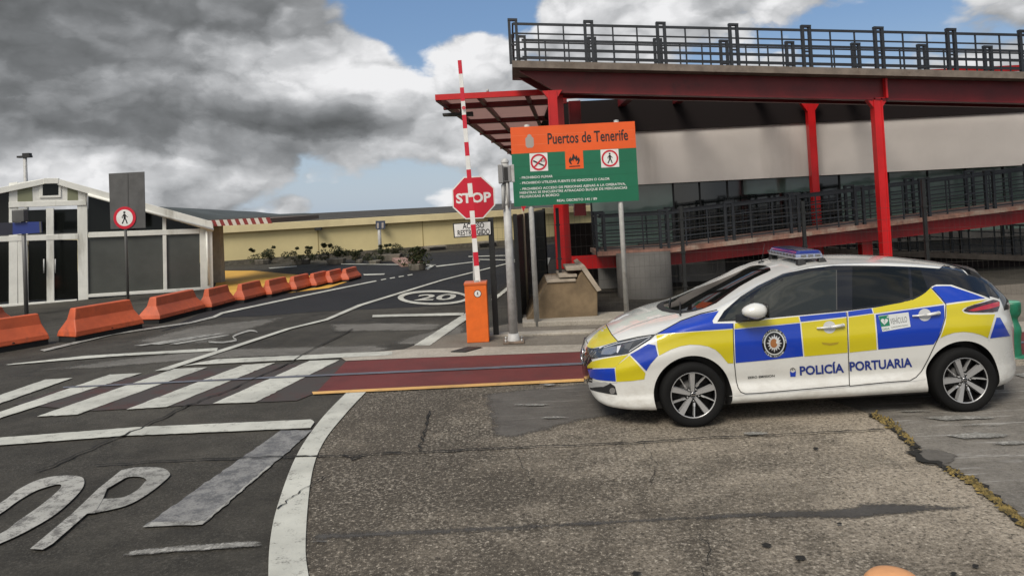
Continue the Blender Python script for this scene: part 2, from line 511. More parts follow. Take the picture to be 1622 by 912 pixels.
m_yfloor = worn('yellow floor paint', (0.62, 0.35, 0.055), (0.45, 0.27, 0.06), 0.35, 2.0)
m_seam = asphalt('dark repaired seam', (0.05, 0.046, 0.042), (0.085, 0.08, 0.074), (0.13, 0.12, 0.11), aggw=0.15, bump=0.3, fade=True, grain=.25)
m_crack = mat('crack dirt', (0.009, 0.008, 0.006), 0.95)
m_moss = mat('dry moss', (0.16, 0.115, 0.035), 0.95, var=0.6, vscale=25, bump=1.0, bscale=60, dirt=(0.05, 0.05, 0.02, 1), dscale=18)

g = MB(); g.add([(-900, -60, 0), (900, -60, 0), (900, 1500, 0), (-900, 1500, 0)], [[0, 1, 2, 3]])
g.build('ground', m_ground, kind='structure', fix=False)

# the brown worn junction asphalt right of the curved line
curveL = [(551, 619), (507, 665), (468, 724), (439, 802), (427.7, 857), (425, 913), (426, 990)]
curveR = [(581, 619), (548, 654), (511, 702), (492.5, 757.5), (485, 820), (484, 857), (489, 913), (505, 990)]
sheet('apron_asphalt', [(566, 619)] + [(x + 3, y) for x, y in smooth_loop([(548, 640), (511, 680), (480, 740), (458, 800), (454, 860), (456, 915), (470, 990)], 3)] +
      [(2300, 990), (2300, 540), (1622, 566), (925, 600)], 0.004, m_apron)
sheet('road', [(255, 525), (337, 503), (420, 500), (480, 495), (532, 492), (640, 487), (742, 482), (768, 470), (880, 408), (905, 385), (560, 409), (480, 432), (380, 468)], 0.004, m_new)
sheet('road_patch', [(757, 622), (772, 694), (815, 698), (925, 668), (1010, 655), (1010, 611), (925, 604)], 0.008, m_grey, .22)
sheet('concrete_slab', [(1290, 625), (1385, 657), (1432, 690), (1500, 742), (1560, 780), (1622, 826), (1900, 960), (2200, 900), (2000, 560), (1622, 578)], 0.008, m_conc)
sheet('road_patch', [(1442, 716), (1462, 709), (1495, 712), (1521, 721), (1512, 733), (1487, 739), (1460, 735)], 0.012, m_grey, .05)
sheet('road_seam', [(489, 842), (620, 836), (811, 829), (1000, 818), (1180, 808), (1350, 800), (1352, 792), (1480, 796), (1560, 800), (1560, 806), (1480, 812), (1362, 824), (1180, 822), (1000, 830), (811, 843), (620, 852), (487, 858)], 0.008, m_seam, .11)
# far grey worn asphalt beside the barriers and at the gate
sheet('road_patch', [(180, 545), (300, 516), (420, 503), (478, 497), (440, 512), (380, 530), (330, 548)], 0.006, m_pale, .5)
sheet('road_patch', [(20, 590), (200, 566), (345, 551), (600, 544), (640, 553), (560, 563), (343, 569), (150, 585)], 0.006, m_pale, .3)
sheet('road_patch', [(640, 533), (690, 520), (745, 505), (745, 540), (690, 546), (600, 548)], 0.006, m_pale, .3)
sheet('road_patch', [(515, 512), (610, 510), (712, 511), (700, 524), (520, 527)], 0.006, m_pale, .3)
# red lane along the kerb and its faded stretch under the crossing
sheet('cycle_lane', [(500, 622), (925, 600), (1622, 566), (1900, 552), (1900, 515), (1622, 526), (925, 557), (630, 568), (548, 572)], 0.012, m_red)
sheet('cycle_lane', [(470, 634), (502, 621), (550, 571), (440, 577), (250, 590), (110, 612), (20, 640), (150, 650), (330, 640)], 0.010, m_redfade)
sheet('kerb_strip', [(548, 571), (630, 567.5), (925, 556.5), (1622, 525.5), (1900, 514), (1900, 500), (1622, 509), (925, 545), (780, 549), (640, 553), (560, 560), (540, 566)], 0.014, m_kerb)
sheet('pavement', [(640, 553), (780, 549), (925, 545), (1622, 509), (1900, 500), (1900, 440), (1622, 449), (1130, 485), (930, 500), (828, 508), (770, 520), (745, 525), (690, 534)], 0.010, m_walk)
# raised kerb steps before the plinth
kb = MB()
for (a, b_, c, d), h in ((((828, 519), (1060, 511), (1060, 499), (828, 506)), 0.10), (((770, 536), (1060, 525), (1060, 521), (772, 531)), 0.05)):
    pts = [G(*a), G(*b_), G(*c), G(*d)]
    kb.hexa(pts, [p + Vector((0, 0, h)) for p in pts])
kb.build('kerb', m_kerb, bevel=0.015, kind='structure')
sheet('yellow_pavement', [(337, 460), (352, 428.5), (400, 428.5), (472, 435), (566, 441), (520, 456), (430, 467), (370, 472)], 0.008, m_yfloor)

# paint
ribbon('road_marking', smooth_loop(curveL, 6), smooth_loop([curveR[0]] + curveR[2:], 6) if False else smooth_loop([curveR[0], curveR[1], curveR[2], curveR[3], curveR[5], curveR[6], curveR[7]], 6), 0.016, m_white)
for poly in ([(336.6, 638.7), (404.4, 636.5), (537.7, 569.5), (490.3, 570.9)], [(200, 647.8), (264, 643.7), (436, 574), (384, 577.7)],
             [(58.7, 659), (122, 656), (328.5, 581.3), (276, 583.6)], [(-60, 672), (-8, 664), (224.5, 590.4), (174, 592.6)],
             [(-190, 690), (-130, 684), (115, 598), (72, 600.5)]):
    sheet('road_marking', poly, 0.016, m_white, chip=.007)
for poly in ([(-60, 697), (214.6, 676), (492, 663.6), (498, 668), (492, 677), (190, 690), (-60, 709)],
             [(9, 577), (135.5, 563), (345.6, 550.6), (343, 555.5), (180, 564), (13.5, 577.5)],
             [(289, 579), (343, 568.5), (600, 556.5), (622, 556), (620, 562), (600, 563), (316, 577)],
             [(656, 546.5), (681, 546.5), (742, 504), (740, 494)], [(778, 474), (781, 478), (806, 458), (805, 453)],
             [(590, 498.5), (735, 495), (735, 499), (590, 502)]):
    sheet('road_marking', poly, 0.018, m_white, chip=.007)
ribbon('road_marking', [(244, 587), (453, 520), (514.5, 505), (566, 482.8), (700, 442.5), (853, 404)], [(266, 585.6), (463, 520), (520, 506.5), (574, 483.5), (703, 443.5), (856, 404.5)], 0.020, m_white)
ribbon('road_marking', [(337, 500.5), (350, 494.5), (480, 467), (595, 444)], [(341, 502.6), (354, 496.3), (482, 469), (597, 445.3)], 0.018, m_white)
ribbon('road_marking', [(63, 554), (174, 528), (260, 515.5), (300, 510), (337, 500.5)], [(70, 556), (178, 530), (264, 517.2), (304, 511.5), (341, 502.6)], 0.018, m_white2)
for i in range(4):
    x = 603 + 14 * i; y = 442.5 - 2.4 * i
    sheet('road_marking', [(x, y), (x + 8, y - 1.4), (x + 9, y - .2), (x + 1, y + 1.2)], 0.018, m_white)
for poly in ([(575, 434), (610, 433), (608, 435), (577, 436)], [(690, 421), (760, 413), (760, 414.2), (692, 422.5)], [(742, 405.5), (800, 404), (800, 405.2), (742, 406.8)],
             [(748, 410), (862, 412), (862, 413.2), (748, 411.2)], [(864, 408), (872, 408), (868, 420), (862, 420)], [(540, 417.5), (690, 419), (690, 420), (540, 418.5)],
             [(425, 424), (470, 421), (470, 422.2), (428, 425.4)], [(672, 426), (684, 419), (689, 419.5), (678, 427)]):
    sheet('road_marking', poly, 0.018, m_white)
# old lettering of the bus lane, seen at a glancing angle
for a, b_ in (((212, 547), (330, 529)), ((240, 545), (345, 527.5)), ((268, 544.5), (352, 530.5))):
    ribbon('road_marking', [a, b_], [(a[0] + 12, a[1] + .6), (b_[0] + 12, b_[1] + .2)], 0.016, m_white2)
sL = smooth_loop([(330, 540), (352, 540.5), (374, 537), (368, 532.5), (378, 527), (396, 522), (407, 524)], 5)
ribbon('road_marking', sL, [(x + 1, y + 2.6) for x, y in sL], 0.016, m_white2)
# the blacked out bar and the old line it met
sheet('road_marking', [(445, 680.7), (494.7, 680.7), (431.5, 735), (320.8, 829.8), (226, 834)], 0.012, m_ghost, chip=.009)
sheet('road_marking', [(226, 834), (240, 826), (325, 824), (425, 737), (431.5, 735), (320.8, 829.8)], 0.014, m_white2, chip=.008)
sheet('road_marking', [(167, 882), (217, 868), (310, 860), (402, 854), (440, 860), (404, 866), (310, 873), (200, 881)], 0.016, m_scrape, .05)
sheet('road_marking', [(489, 853), (640, 846), (640, 851), (489, 860)], 0.016, m_ghost2, .05)
sheet('road_marking', [(850, 831), (1010, 822), (1160, 815), (1160, 817), (1010, 826), (850, 836)], 0.016, m_ghost2, .05)
# lettering STOP across the near lane: the O runs out of the frame, the P stands beside it
def zb(l): return [(x / 2.2133, 500 + y / 2.2133) for x, y in l]
ribbon('road_marking', zb(smooth_loop([(330, 690), (440, 665), (520, 622), (585, 570), (595, 550), (565, 532), (480, 530), (425, 540)], 5)),
       zb(smooth_loop([(362, 640), (430, 635), (480, 610), (507, 582), (513, 573), (490, 563), (455, 563), (438, 568)], 5)), 0.016, m_white2)
sheet('road_marking', zb([(105, 815), (255, 690), (345, 604), (425, 540), (438, 568), (375, 605), (360, 642), (332, 690), (305, 692), (185, 797), (150, 818)]), 0.020, m_white2)
ribbon('road_marking', zb(smooth_loop([(-200, 770), (0, 655), (60, 610), (130, 575), (200, 560), (270, 560), (295, 575), (280, 615), (200, 690), (100, 750), (0, 797), (-180, 870)], 5)),
       zb(smooth_loop([(-170, 800), (0, 693), (60, 650), (120, 615), (160, 600), (200, 590), (215, 594), (200, 615), (140, 665), (60, 720), (0, 762), (-200, 845)], 5)), 0.016, m_white2)
# speed limit roundel
def ell(cx, cy, rx, ry, n=48): return [(cx + rx * math.cos(2 * math.pi * i / n), cy + ry * math.sin(2 * math.pi * i / n)) for i in range(n + 1)]
ribbon('road_marking', ell(687, 471, 57, 11.5), ell(688, 471, 49, 8.4), 0.018, m_white)
tv, tf = text_fit('20', 62, 9.5, 0.02)
b = MB(); b.add([G(656 + x + y * 0.9, 475.5 - y - x * 0.02, 0.018) for x, y in tv], tf)
o = b.build('road_marking', m_white, kind='structure', fix=False)
if o.data.polygons[0].normal.z < 0: o.data.flip_normals()
# long lines on and beside the red lane
ribbon('road_marking', [(494, 620), (925, 599)], [(496, 624), (925, 603.5)], 0.020, m_yel)
ribbon('road_marking', [(100, 612), (400, 597.5), (925, 573.5), (1622, 540)], [(100, 614), (400, 600), (925, 577), (1622, 543)], 0.022, m_blueline)
for x0, y0, w, hh in ((1440, 660, 150, 7), (1480, 688, 130, 9), (1540, 700, 130, 6), (1410, 650, 80, 4), (1165, 685, 60, 6), (1600, 592, 60, 7), (850, 608, 35, 4), (1500, 672, 90, 4), (800, 640, 90, 4), (840, 660, 70, 4), (1600, 830, 40, 6)):
    sheet('road_marking', [(x0, y0), (x0 + w * .5, y0 - hh * .6), (x0 + w, y0 - hh * .2), (x0 + w * .9, y0 + hh * .5), (x0 + w * .4, y0 + hh * .9)], 0.022, m_scrape, .06)
# cracks
jag([(150, 735), (260, 729), (330, 726), (437, 722), (500, 722), (560, 720), (640, 715), (760, 710), (870, 705), (1000, 700), (1120, 692), (1300, 684), (1400, 679)], 0.010, 0.034, 0.02, 3, 0.024, 'crack', m_crack)
jag([(663, 714), (668, 695), (675, 678), (681, 650)], 0.004, 0.03, 0.02, 4, 0.024, 'crack', m_crack)
jag([(555, 726), (570, 721)], 0.02, 0.05, 0.02, 14, 0.026, 'crack', m_crack)
jag([(440, 805), (465, 784), (492, 766), (520, 750)], 0.004, 0.016, 0.015, 5, 0.024, 'crack', m_crack)
jag([(60, 745), (130, 715), (220, 678), (300, 640), (360, 618), (440, 582), (560, 520)], 0.012, 0.04, 0.03, 6, 0.024, 'crack', m_crack)
jag([(1385, 655), (1420, 676), (1445, 700), (1450, 722), (1500, 738), (1540, 758), (1590, 796), (1640, 840), (1720, 900)], 0.03, 0.10, 0.04, 8, 0.024, 'crack', m_crack)
jag([(1020, 700), (1040, 735), (1030, 770)], 0.002, 0.006, 0.02, 9, 0.024, 'crack', m_crack)
jag([(815, 715), (835, 750), (845, 775)], 0.002, 0.007, 0.02, 10, 0.024, 'crack', m_crack)
jag([(1105, 842), (1130, 870), (1110, 912)], 0.002, 0.008, 0.02, 12, 0.024, 'crack', m_crack)
for x, y, r in ((1215, 862, 9), (1268, 881, 12), (1545, 895, 8), (1510, 907, 7), (1292, 709, 5), (1008, 906, 10), (1330, 828, 5)):
    rnd = random.Random(int(x))
    sheet('asphalt_pit', [(x + r * math.cos(t) * rnd.uniform(.5, 1.2), y + r * .35 * math.sin(t) * rnd.uniform(.5, 1.2)) for t in [i * math.pi / 5 for i in range(10)]], 0.022, m_crack)
# moss and dry weeds growing in the broken joint
b = MB(); rnd = random.Random(21)
for (x0, y0, x1, y1, n) in ((1383, 655, 1425, 680, 110), (1425, 680, 1447, 704, 50), (1535, 757, 1625, 830, 260), (1500, 742, 1540, 760, 40)):
    for i in range(n):
        t = rnd.random(); p = G(x0 + (x1 - x0) * t + rnd.gauss(0, 3), y0 + (y1 - y0) * t + rnd.gauss(0, 2.5), 0.02)
        r = rnd.uniform(.008, .028); hgt = rnd.uniform(.006, .022)
        ang = rnd.random() * 6.28
        vs = [p + Vector((r * math.cos(ang + j * 1.257) * rnd.uniform(.6, 1.2), r * math.sin(ang + j * 1.257) * rnd.uniform(.6, 1.2), 0)) for j in range(5)] + [p + Vector((0, 0, hgt))]
        b.add(vs, [[j, (j + 1) % 5, 5] for j in range(5)])
tag(b.build('moss', m_moss, fix=False), 'dry yellow moss growing in the broken joint of the asphalt', 'moss', kind='stuff')
m_wornp = asphalt('pale worn aggregate', (0.20, 0.172, 0.135), (0.36, 0.315, 0.25), (0.55, 0.5, 0.42), aggw=.3, agg=60, bump=.8, fade=True, grain=.8)
for cx_, cy_, rx_, ry_ in ((1270, 772, 150, 26), (1080, 742, 120, 22), (1400, 735, 110, 20), (1180, 868, 170, 26), (905, 770, 90, 18), (1330, 700, 90, 10), (700, 690, 60, 14), (1520, 860, 90, 22)):
    rnd = random.Random(cx_)
    sheet('worn_patch', [(cx_ + rx_ * math.cos(t) * rnd.uniform(.7, 1.15), cy_ + ry_ * math.sin(t) * rnd.uniform(.7, 1.15)) for t in [i * math.pi / 9 for i in range(18)]], 0.0065, m_wornp, .45)
# drain grate set in the kerb strip
gd = [G(714, 559), G(738, 559.5), G(765, 552), G(741, 551.5)]
gr = thing('drain_grate', 'dark metal drain grate set in pale kerb below orange gate box', 'drain', tuple(sum(gd, Vector()) / 4))
m_iron = mat('dark iron', (0.025, 0.024, 0.022), 0.7, 0.4, var=0.3)
b = MB(); b.hexa([p + Vector((0, 0, 0.002)) for p in gd], [p + Vector((0, 0, 0.019)) for p in gd]); b.build('frame', m_iron, gr)
b = MB()
for i in range(7):
    t0 = (i + .3) / 7.3
    p = gd[0].lerp(gd[1], t0); q = gd[3].lerp(gd[2], t0)
    b.bar(p + Vector((0, 0, .025)), q + Vector((0, 0, .025)), .022, .008)
b.build('grille', mat('grate bars', (0.07, 0.065, 0.06), 0.6, 0.5), gr)
# ------------------------------------------------------------------ the police car
CAR_LOC, CAR_RZ = (1.664, 8.20, 0.0), 0.0133
m_paint = mat('white car paint', (0.62, 0.62, 0.59), 0.28, coat=1.0, dirt=(0.50, 0.485, 0.45, 1), dscale=1.1, dlo=0.5, dhi=0.85)
_k = NT(m_paint.node_tree); _p = m_paint.node_tree.nodes['Principled BSDF']        # road dust thrown up along the lower body
_o = _k.n('ShaderNodeTexCoord').outputs['Object']; _s = _k.n('ShaderNodeSeparateXYZ'); _k.put(_s.inputs[0], _o)
_d = _k.m('MULTIPLY', _k.step(_s.outputs[2], .62, .18), _k.step(_k.noise(_k.vm('MULTIPLY', _o, (1, 1, 2.2)), 5.0, 8, .7), .35, .75))
_old = _p.inputs['Base Color'].links[0].from_socket
_k.put(_p.inputs['Base Color'], _k.mix(_k.m('MULTIPLY', _d, .55), _old, (0.27, 0.235, 0.19)))
_k.put(_p.inputs['Roughness'], _k.step(_d, 0, 1, .26, .6, 'LINEAR'))
m_yellow = mat('yellow livery film', (0.52, 0.44, 0.008), 0.30, coat=0.6)
m_blue = mat('blue livery film', (0.003, 0.036, 0.36), 0.30, coat=0.6)
m_glass = mat('tinted car glass', (0.006, 0.007, 0.0065), 0.03, spec=0.32)
m_gblack = mat('gloss black trim', (0.006, 0.006, 0.007), 0.12, coat=0.3)
m_plast = mat('black plastic', (0.014, 0.014, 0.014), 0.55)
m_gap = mat('panel gap', (0.01, 0.01, 0.01), 0.8)
m_tyre = mat('tyre rubber', (0.0065, 0.0065, 0.0065), 0.85, spec=0.2, bump=0.15)
m_alloy = mat('machined alloy', (0.48, 0.48, 0.48), 0.32, 0.6)
m_rimblk = mat('black wheel paint', (0.004, 0.004, 0.0045), 0.35, spec=0.2)
m_chrome = mat('chrome', (0.75, 0.75, 0.76), 0.12, 1.0)
m_lampgl = mat('lamp glass dark', (0.03, 0.032, 0.034), 0.06, coat=1.0)
m_lampsil = mat('lamp reflector', (0.5, 0.5, 0.5), 0.15, 0.8)
m_tail = mat('tail lamp red', (0.42, 0.008, 0.022), 0.12, coat=1.0)
m_tailblk = mat('tail lamp dark', (0.03, 0.008, 0.008), 0.1, coat=1.0)
m_text = mat('navy lettering', (0.012, 0.03, 0.19), 0.4)
m_silver = mat('silver foil', (0.6, 0.6, 0.6), 0.35, 0.3)
m_gold = mat('brown gold emblem', (0.32, 0.13, 0.045), 0.4)
m_stwhite = mat('sticker white', (0.55, 0.57, 0.56), 0.5)
m_stgreen = mat('sticker green', (0.012, 0.16, 0.085), 0.5)
m_bluelens = mat('blue lens', (0.012, 0.022, 0.16), 0.08, coat=1.0)
m_bluelens2 = mat('pale blue lens', (0.22, 0.25, 0.36), 0.1, coat=1.0)

car = thing('police_car', 'white police car with blue and yellow checked livery and blue roof light bar', 'police car', CAR_LOC, CAR_RZ)

def curve(tab):
    tab = [(-.5 + (x + .5) * .90 if x < -.5 else x, y) for x, y in tab]
    xs = np.array([t[0] for t in tab]); ys = np.array([t[1] for t in tab])
    h = np.diff(xs); dl = np.diff(ys) / h                      # monotone cubic
    m = np.zeros(len(xs)); m[0] = dl[0]; m[-1] = dl[-1]
    for i in range(1, len(xs) - 1):
        if dl[i - 1] * dl[i] > 0:
            w1 = 2 * h[i] + h[i - 1]; w2 = h[i] + 2 * h[i - 1]
            m[i] = (w1 + w2) / (w1 / dl[i - 1] + w2 / dl[i])
    def f(x):
        x = min(max(x, xs[0]), xs[-1])
        i = int(np.clip(np.searchsorted(xs, x) - 1, 0, len(h) - 1)); t = (x - xs[i]) / h[i]
        return float(ys[i] * (1 + 2 * t) * (1 - t) ** 2 + m[i] * h[i] * t * (1 - t) ** 2 + ys[i + 1] * t * t * (3 - 2 * t) + m[i + 1] * h[i] * t * t * (t - 1))
    return f
Wc = curve([(-1.03, .16), (-1.02, .27), (-.99, .415), (-.94, .54), (-.86, .655), (-.72, .77), (-.5, .855), (-.2, .893), (0, .896), (.4, .888), (1.3, .886), (2.2, .89), (2.7, .897), (2.92, .875), (3.08, .83), (3.22, .76), (3.34, .67), (3.43, .57), (3.50, .46), (3.545, .35), (3.575, .2)])
ZB = curve([(-1.03, .40), (-1.02, .32), (-.99, .25), (-.94, .205), (-.8, .175), (-.4, .165), (.3, .185), (2.3, .195), (3.0, .20), (3.3, .225), (3.42, .26), (3.50, .31), (3.55, .38), (3.575, .45)])
ZC = curve([(-1.03, .58), (-1.02, .64), (-.99, .70), (-.94, .745), (-.86, .795), (-.7, .865), (-.42, .968), (-.2, 1.02), (0, 1.062), (.16, 1.092), (.3, 1.14), (.55, 1.24), (.85, 1.36), (1.08, 1.447), (1.25, 1.49), (1.45, 1.52), (1.7, 1.532), (2.0, 1.524), (2.4, 1.494), (2.8, 1.437), (3.05, 1.385), (3.18, 1.32), (3.3, 1.21), (3.42, 1.085), (3.50, .98), (3.55, .85), (3.575, .70)])
# outer top edge: bonnet edge, then roof rail
YR = curve([(-1.03, .12), (-.99, .34), (-.94, .43), (-.86, .51), (-.7, .60), (-.4, .70), (-.1, .75), (.15, .745), (.4, .715), (.8, .675), (1.2, .648), (1.7, .64), (2.3, .622), (2.8, .595), (3.1, .57), (3.3, .545), (3.5, .48), (3.575, .22)])
ZR = curve([(-1.03, .55), (-.99, .645), (-.94, .68), (-.86, .705), (-.7, .775), (-.4, .895), (-.1, .985), (.12, 1.03), (.4, 1.13), (.8, 1.297), (1.0, 1.385), (1.2, 1.437), (1.5, 1.475), (2.0, 1.468), (2.5, 1.425), (2.9, 1.36), (3.1, 1.30), (3.2, 1.24), (3.3, 1.15), (3.42, 1.03), (3.50, .93), (3.55, .82), (3.575, .68)])
# shoulder: height of the window sill / wing top and share of the width it keeps
ZS = curve([(-1.03, .53), (-.99, .61), (-.94, .64), (-.86, .665), (-.7, .72), (-.4, .845), (-.1, .94), (.2, .995), (.5, 1.0), (1.5, 1.01), (2.0, 1.035), (2.4, 1.06), (2.8, 1.06), (3.1, 1.03), (3.3, .98), (3.42, .93), (3.50, .87), (3.55, .78), (3.575, .66)])
WS = curve([(-1.03, .9), (-.9, .93), (-.5, .955), (0, .965), (.5, .965), (2.0, .96), (2.6, .945), (3.0, .935), (3.3, .93), (3.575, .9)])

def section(x, n=46):
    W, zb, zc, yr, zr, zs, ws = Wc(x), ZB(x), ZC(x), YR(x), ZR(x), ZS(x), WS(x)
    H = max(zs - zb, .08)
    ysh = W * ws
    yr = min(yr, ysh * .985)
    sk = .016 * max(0, min(1, (x - .1) * 4, (2.6 - x) * 4))      # side skirt
    P = [(0, zb), (W * .62, zb), (W * .93, zb + .002), (W * (.985 + sk), zb + .07 * H), (W * (.985 + sk * .6), zb + .17 * H), (W * (.972 - sk), zb + .27 * H), (W * (.974 - sk * .3), zb + .42 * H), (W * .984, zb + .58 * H), (W, zb + .74 * H),
         (W * (.45 + .55 * ws), zb + .88 * H), (ysh, zs)]
    my, mz = ysh * .5 + yr * .5, zs * .5 + zr * .5
    P += [(my + .012, mz + .008), (yr, zr), (yr * .82, zr + (zc - zr) * .42), (yr * .45, zr + (zc - zr) * .82), (0, zc)]
    # centripetal Catmull-Rom, even samples
    pts = [Vector(p) for p in P]
    pts = [Vector((-pts[1].x, pts[1].y))] + pts + [Vector((-pts[-2].x, pts[-2].y))]
    out = []
    for i in range(1, len(pts) - 2):
        p0, p1, p2, p3 = pts[i - 1:i + 3]
        t0 = 0; t1 = t0 + max(1e-4, (p1 - p0).length ** .5); t2 = t1 + max(1e-4, (p2 - p1).length ** .5); t3 = t2 + max(1e-4, (p3 - p2).length ** .5)
        for j in range(8):
            t = t1 + (t2 - t1) * j / 8
            a1 = p0 * ((t1 - t) / (t1 - t0)) + p1 * ((t - t0) / (t1 - t0))
            a2 = p1 * ((t2 - t) / (t2 - t1)) + p2 * ((t - t1) / (t2 - t1))
            a3 = p2 * ((t3 - t) / (t3 - t2)) + p3 * ((t - t2) / (t3 - t2))
            b1 = a1 * ((t2 - t) / (t2 - t0)) + a2 * ((t - t0) / (t2 - t0))
            b2 = a2 * ((t3 - t) / (t3 - t1)) + a3 * ((t - t1) / (t3 - t1))
            out.append(b1 * ((t2 - t) / (t2 - t1)) + b2 * ((t - t1) / (t2 - t1)))
    out.append(pts[-2])
    out[0].x = 0; out[-1].x = 0
    return [(max(0, p.x), p.y) for p in out]

def car_body():
    xs = [-1.03, -1.026, -1.02, -1.01, -1.0, -.985, -.965, -.94, -.91, -.88, -.84] + list(np.arange(-.79, 3.16, .05)) + [3.19, 3.23, 3.27, 3.31, 3.35, 3.39, 3.425, 3.455, 3.48, 3.505, 3.525, 3.54, 3.555, 3.565, 3.575]
    xs = [-.5 + (x + .5) * .90 if x < -.5 else x for x in xs]
    rings = []
    for x in xs:
        s = section(x)
        half = [(x, -y, z) for y, z in s]                      # near side, bottom to top
        far = [(x, y, z) for y, z in s[1:-1]][::-1]            # back down the far side
        rings.append(half + far)
    n = len(rings[0]); b = MB()
    vs = [p for r in rings for p in r]
    fs = [[i * n + j, i * n + (j + 1) % n, (i + 1) * n + (j + 1) % n, (i + 1) * n + j] for i in range(len(rings) - 1) for j in range(n)]
    fs.append(list(range(n))); fs.append([(len(rings) - 1) * n + j for j in range(n)][::-1])
    b.add(vs, fs, 0, True)
    o = b.build('body', [m_paint, m_plast], None)
    cut = []
    for cx in (0.0, 2.7):
        for sgn in (-1, 1):
            c = MB(); c.lathe([(1e-7, -.16), (.385, -.16), (.385, .2), (1e-7, .2)], (cx, sgn * .86, .318), 72, axis='Y', smooth=False)
            co = c.build('arch_cut', m_plast, None); cut.append(co)
            md = o.modifiers.new('arch', 'BOOLEAN'); md.operation = 'DIFFERENCE'; md.object = co; md.solver = 'EXACT'; md.material_mode = 'TRANSFER'
    bpy.context.view_layer.update()
    dg = bpy.context.evaluated_depsgraph_get()
    me = bpy.data.meshes.new_from_object(o.evaluated_get(dg))
    o.modifiers.clear(); o.data = me
    for c in cut: bpy.data.objects.remove(c)
    o.parent = car
    me.materials.append(m_gblack); names = [m.name for m in me.materials]
    for p in me.polygons:
        if p.normal.z < -.75 and p.center.z < .3: p.material_index = names.index('black plastic')
        dx = min(abs(p.center.x), abs(p.center.x - 2.7)); d = math.hypot(dx, p.center.z - .318)
        if p.center.x > 2.975 and p.center.z > 1.115 - .30 * (p.center.x - 3.06) and p.center.x < 3.53: p.material_index = names.index('gloss black trim')
        if d < .3845: p.material_index = names.index('black plastic')
        p.use_smooth = True
    me.update()
    return o
body = car_body()
bmx = bmesh.new(); bmx.from_mesh(body.data)
bmesh.ops.split_edges(bmx, edges=[e for e in bmx.edges if e.is_manifold and e.calc_face_angle(0) > R(38)])
bmx.to_mesh(body.data); bmx.free()
_bm = bmesh.new(); _bm.from_mesh(body.data)
BODY = BVHTree.FromBMesh(_bm); _bm.free()
CINV = base_matrix(car).inverted()
CEYE = CINV @ EYE
def hit(px, py, off=0.0):
    """the point of the car's skin at a photo pixel, lifted off by a film thickness"""
    d = (CINV.to_3x3() @ ray(px, py)).normalized()
    p, nrm, _, _ = BODY.ray_cast(CEYE, d)
    if p is None: return None
    if nrm.dot(d) > 0: nrm = -nrm
    return p + nrm * off
def skin(b, poly, off, mi, step=5.0, closed_smooth=0):
    """film cut to an outline and laid on the car's skin"""
    if closed_smooth: poly = smooth_loop(poly, closed_smooth, True)
    vs, fs = cdt(poly, step)
    P = [hit(x, y, off) for x, y in vs]
    ok = [f for f in fs if all(P[i] is not None for i in f)]
    ok = [f for f in ok if max((P[f[i]] - P[f[i - 1]]).length for i in range(len(f))) < .16]
    b.add([p if p is not None else Vector() for p in P], ok, mi, True)
    return b
def skin_line(b, pts, wpx, off, mi, step=4.0):
    D = []
    for (x0, y0), (x1, y1) in zip(pts, pts[1:]):
        n = max(1, int(math.hypot(x1 - x0, y1 - y0) / step))
        D += [(x0 + (x1 - x0) * i / n, y0 + (y1 - y0) * i / n) for i in range(n)]
    D.append(pts[-1])
    L = []; Rr = []
    for i, (x, y) in enumerate(D):
        a = D[max(0, i - 1)]; c = D[min(len(D) - 1, i + 1)]
        t = math.hypot(c[0] - a[0], c[1] - a[1]) or 1; nx, ny = -(c[1] - a[1]) / t, (c[0] - a[0]) / t
        L.append(hit(x + nx * wpx / 2, y + ny * wpx / 2, off)); Rr.append(hit(x - nx * wpx / 2, y - ny * wpx / 2, off))
    for i in range(len(D) - 1):
        q = [L[i], L[i + 1], Rr[i + 1], Rr[i]]
        if all(p is not None for p in q): b.add(q, [[0, 1, 2, 3]], mi, True)
    return b
def skin_text(b, txt, origin, along, w, h, off, mi, bold=0.0, upv=None):
    """letters on the skin; origin lower left, along = baseline direction in photo pixels"""
    vs, fs = text_fit(txt, w, h, bold)
    a = Vector(along).normalized(); u = Vector(upv).normalized() if upv else Vector((a.y, -a.x))
    P = [hit(origin[0] + a.x * x + u.x * y, origin[1] + a.y * x + u.y * y, off) for x, y in vs]
    b.add([p if p is not None else Vector() for p in P], [f for f in fs if all(P[i] is not None for i in f)], mi)
    return b
def orient(o):
    """turn film faces outwards"""
    me = o.data; bm = bmesh.new(); bm.from_mesh(me)
    bmesh.ops.remove_doubles(bm, verts=[v for v in bm.verts], dist=1e-6)
    c = Vector((1.25, 0, .7))
    bad = [f for f in bm.faces if f.normal.dot((CEYE - f.calc_center_median())) < 0]
    bmesh.ops.reverse_faces(bm, faces=bad)
    bm.to_mesh(me); bm.free()
    return o
def film(name, b, mats, parent=None): return orient(b.build(name, mats, parent or car, local=True, fix=False))
def mirror_copy(o, name, parent=None):
    c = o.copy(); c.data = o.data.copy(); c.name = name; COL.objects.link(c)
    for v in c.data.vertices: v.co.y = -v.co.y
    c.data.flip_normals()
    c.parent = parent or car
    return c
T1, T2, T3, T4 = .0030, .0045, .0060, .0075
def z5(l): return [(900 + x / 7.6, 500 + y / 7.6) for x, y in l]
def z7(l): return [(1440 + x / 7.6, 440 + y / 7.6) for x, y in l]
def zd(l): return [(1150 + x / 5.232, 480 + y / 5.232) for x, y in l]

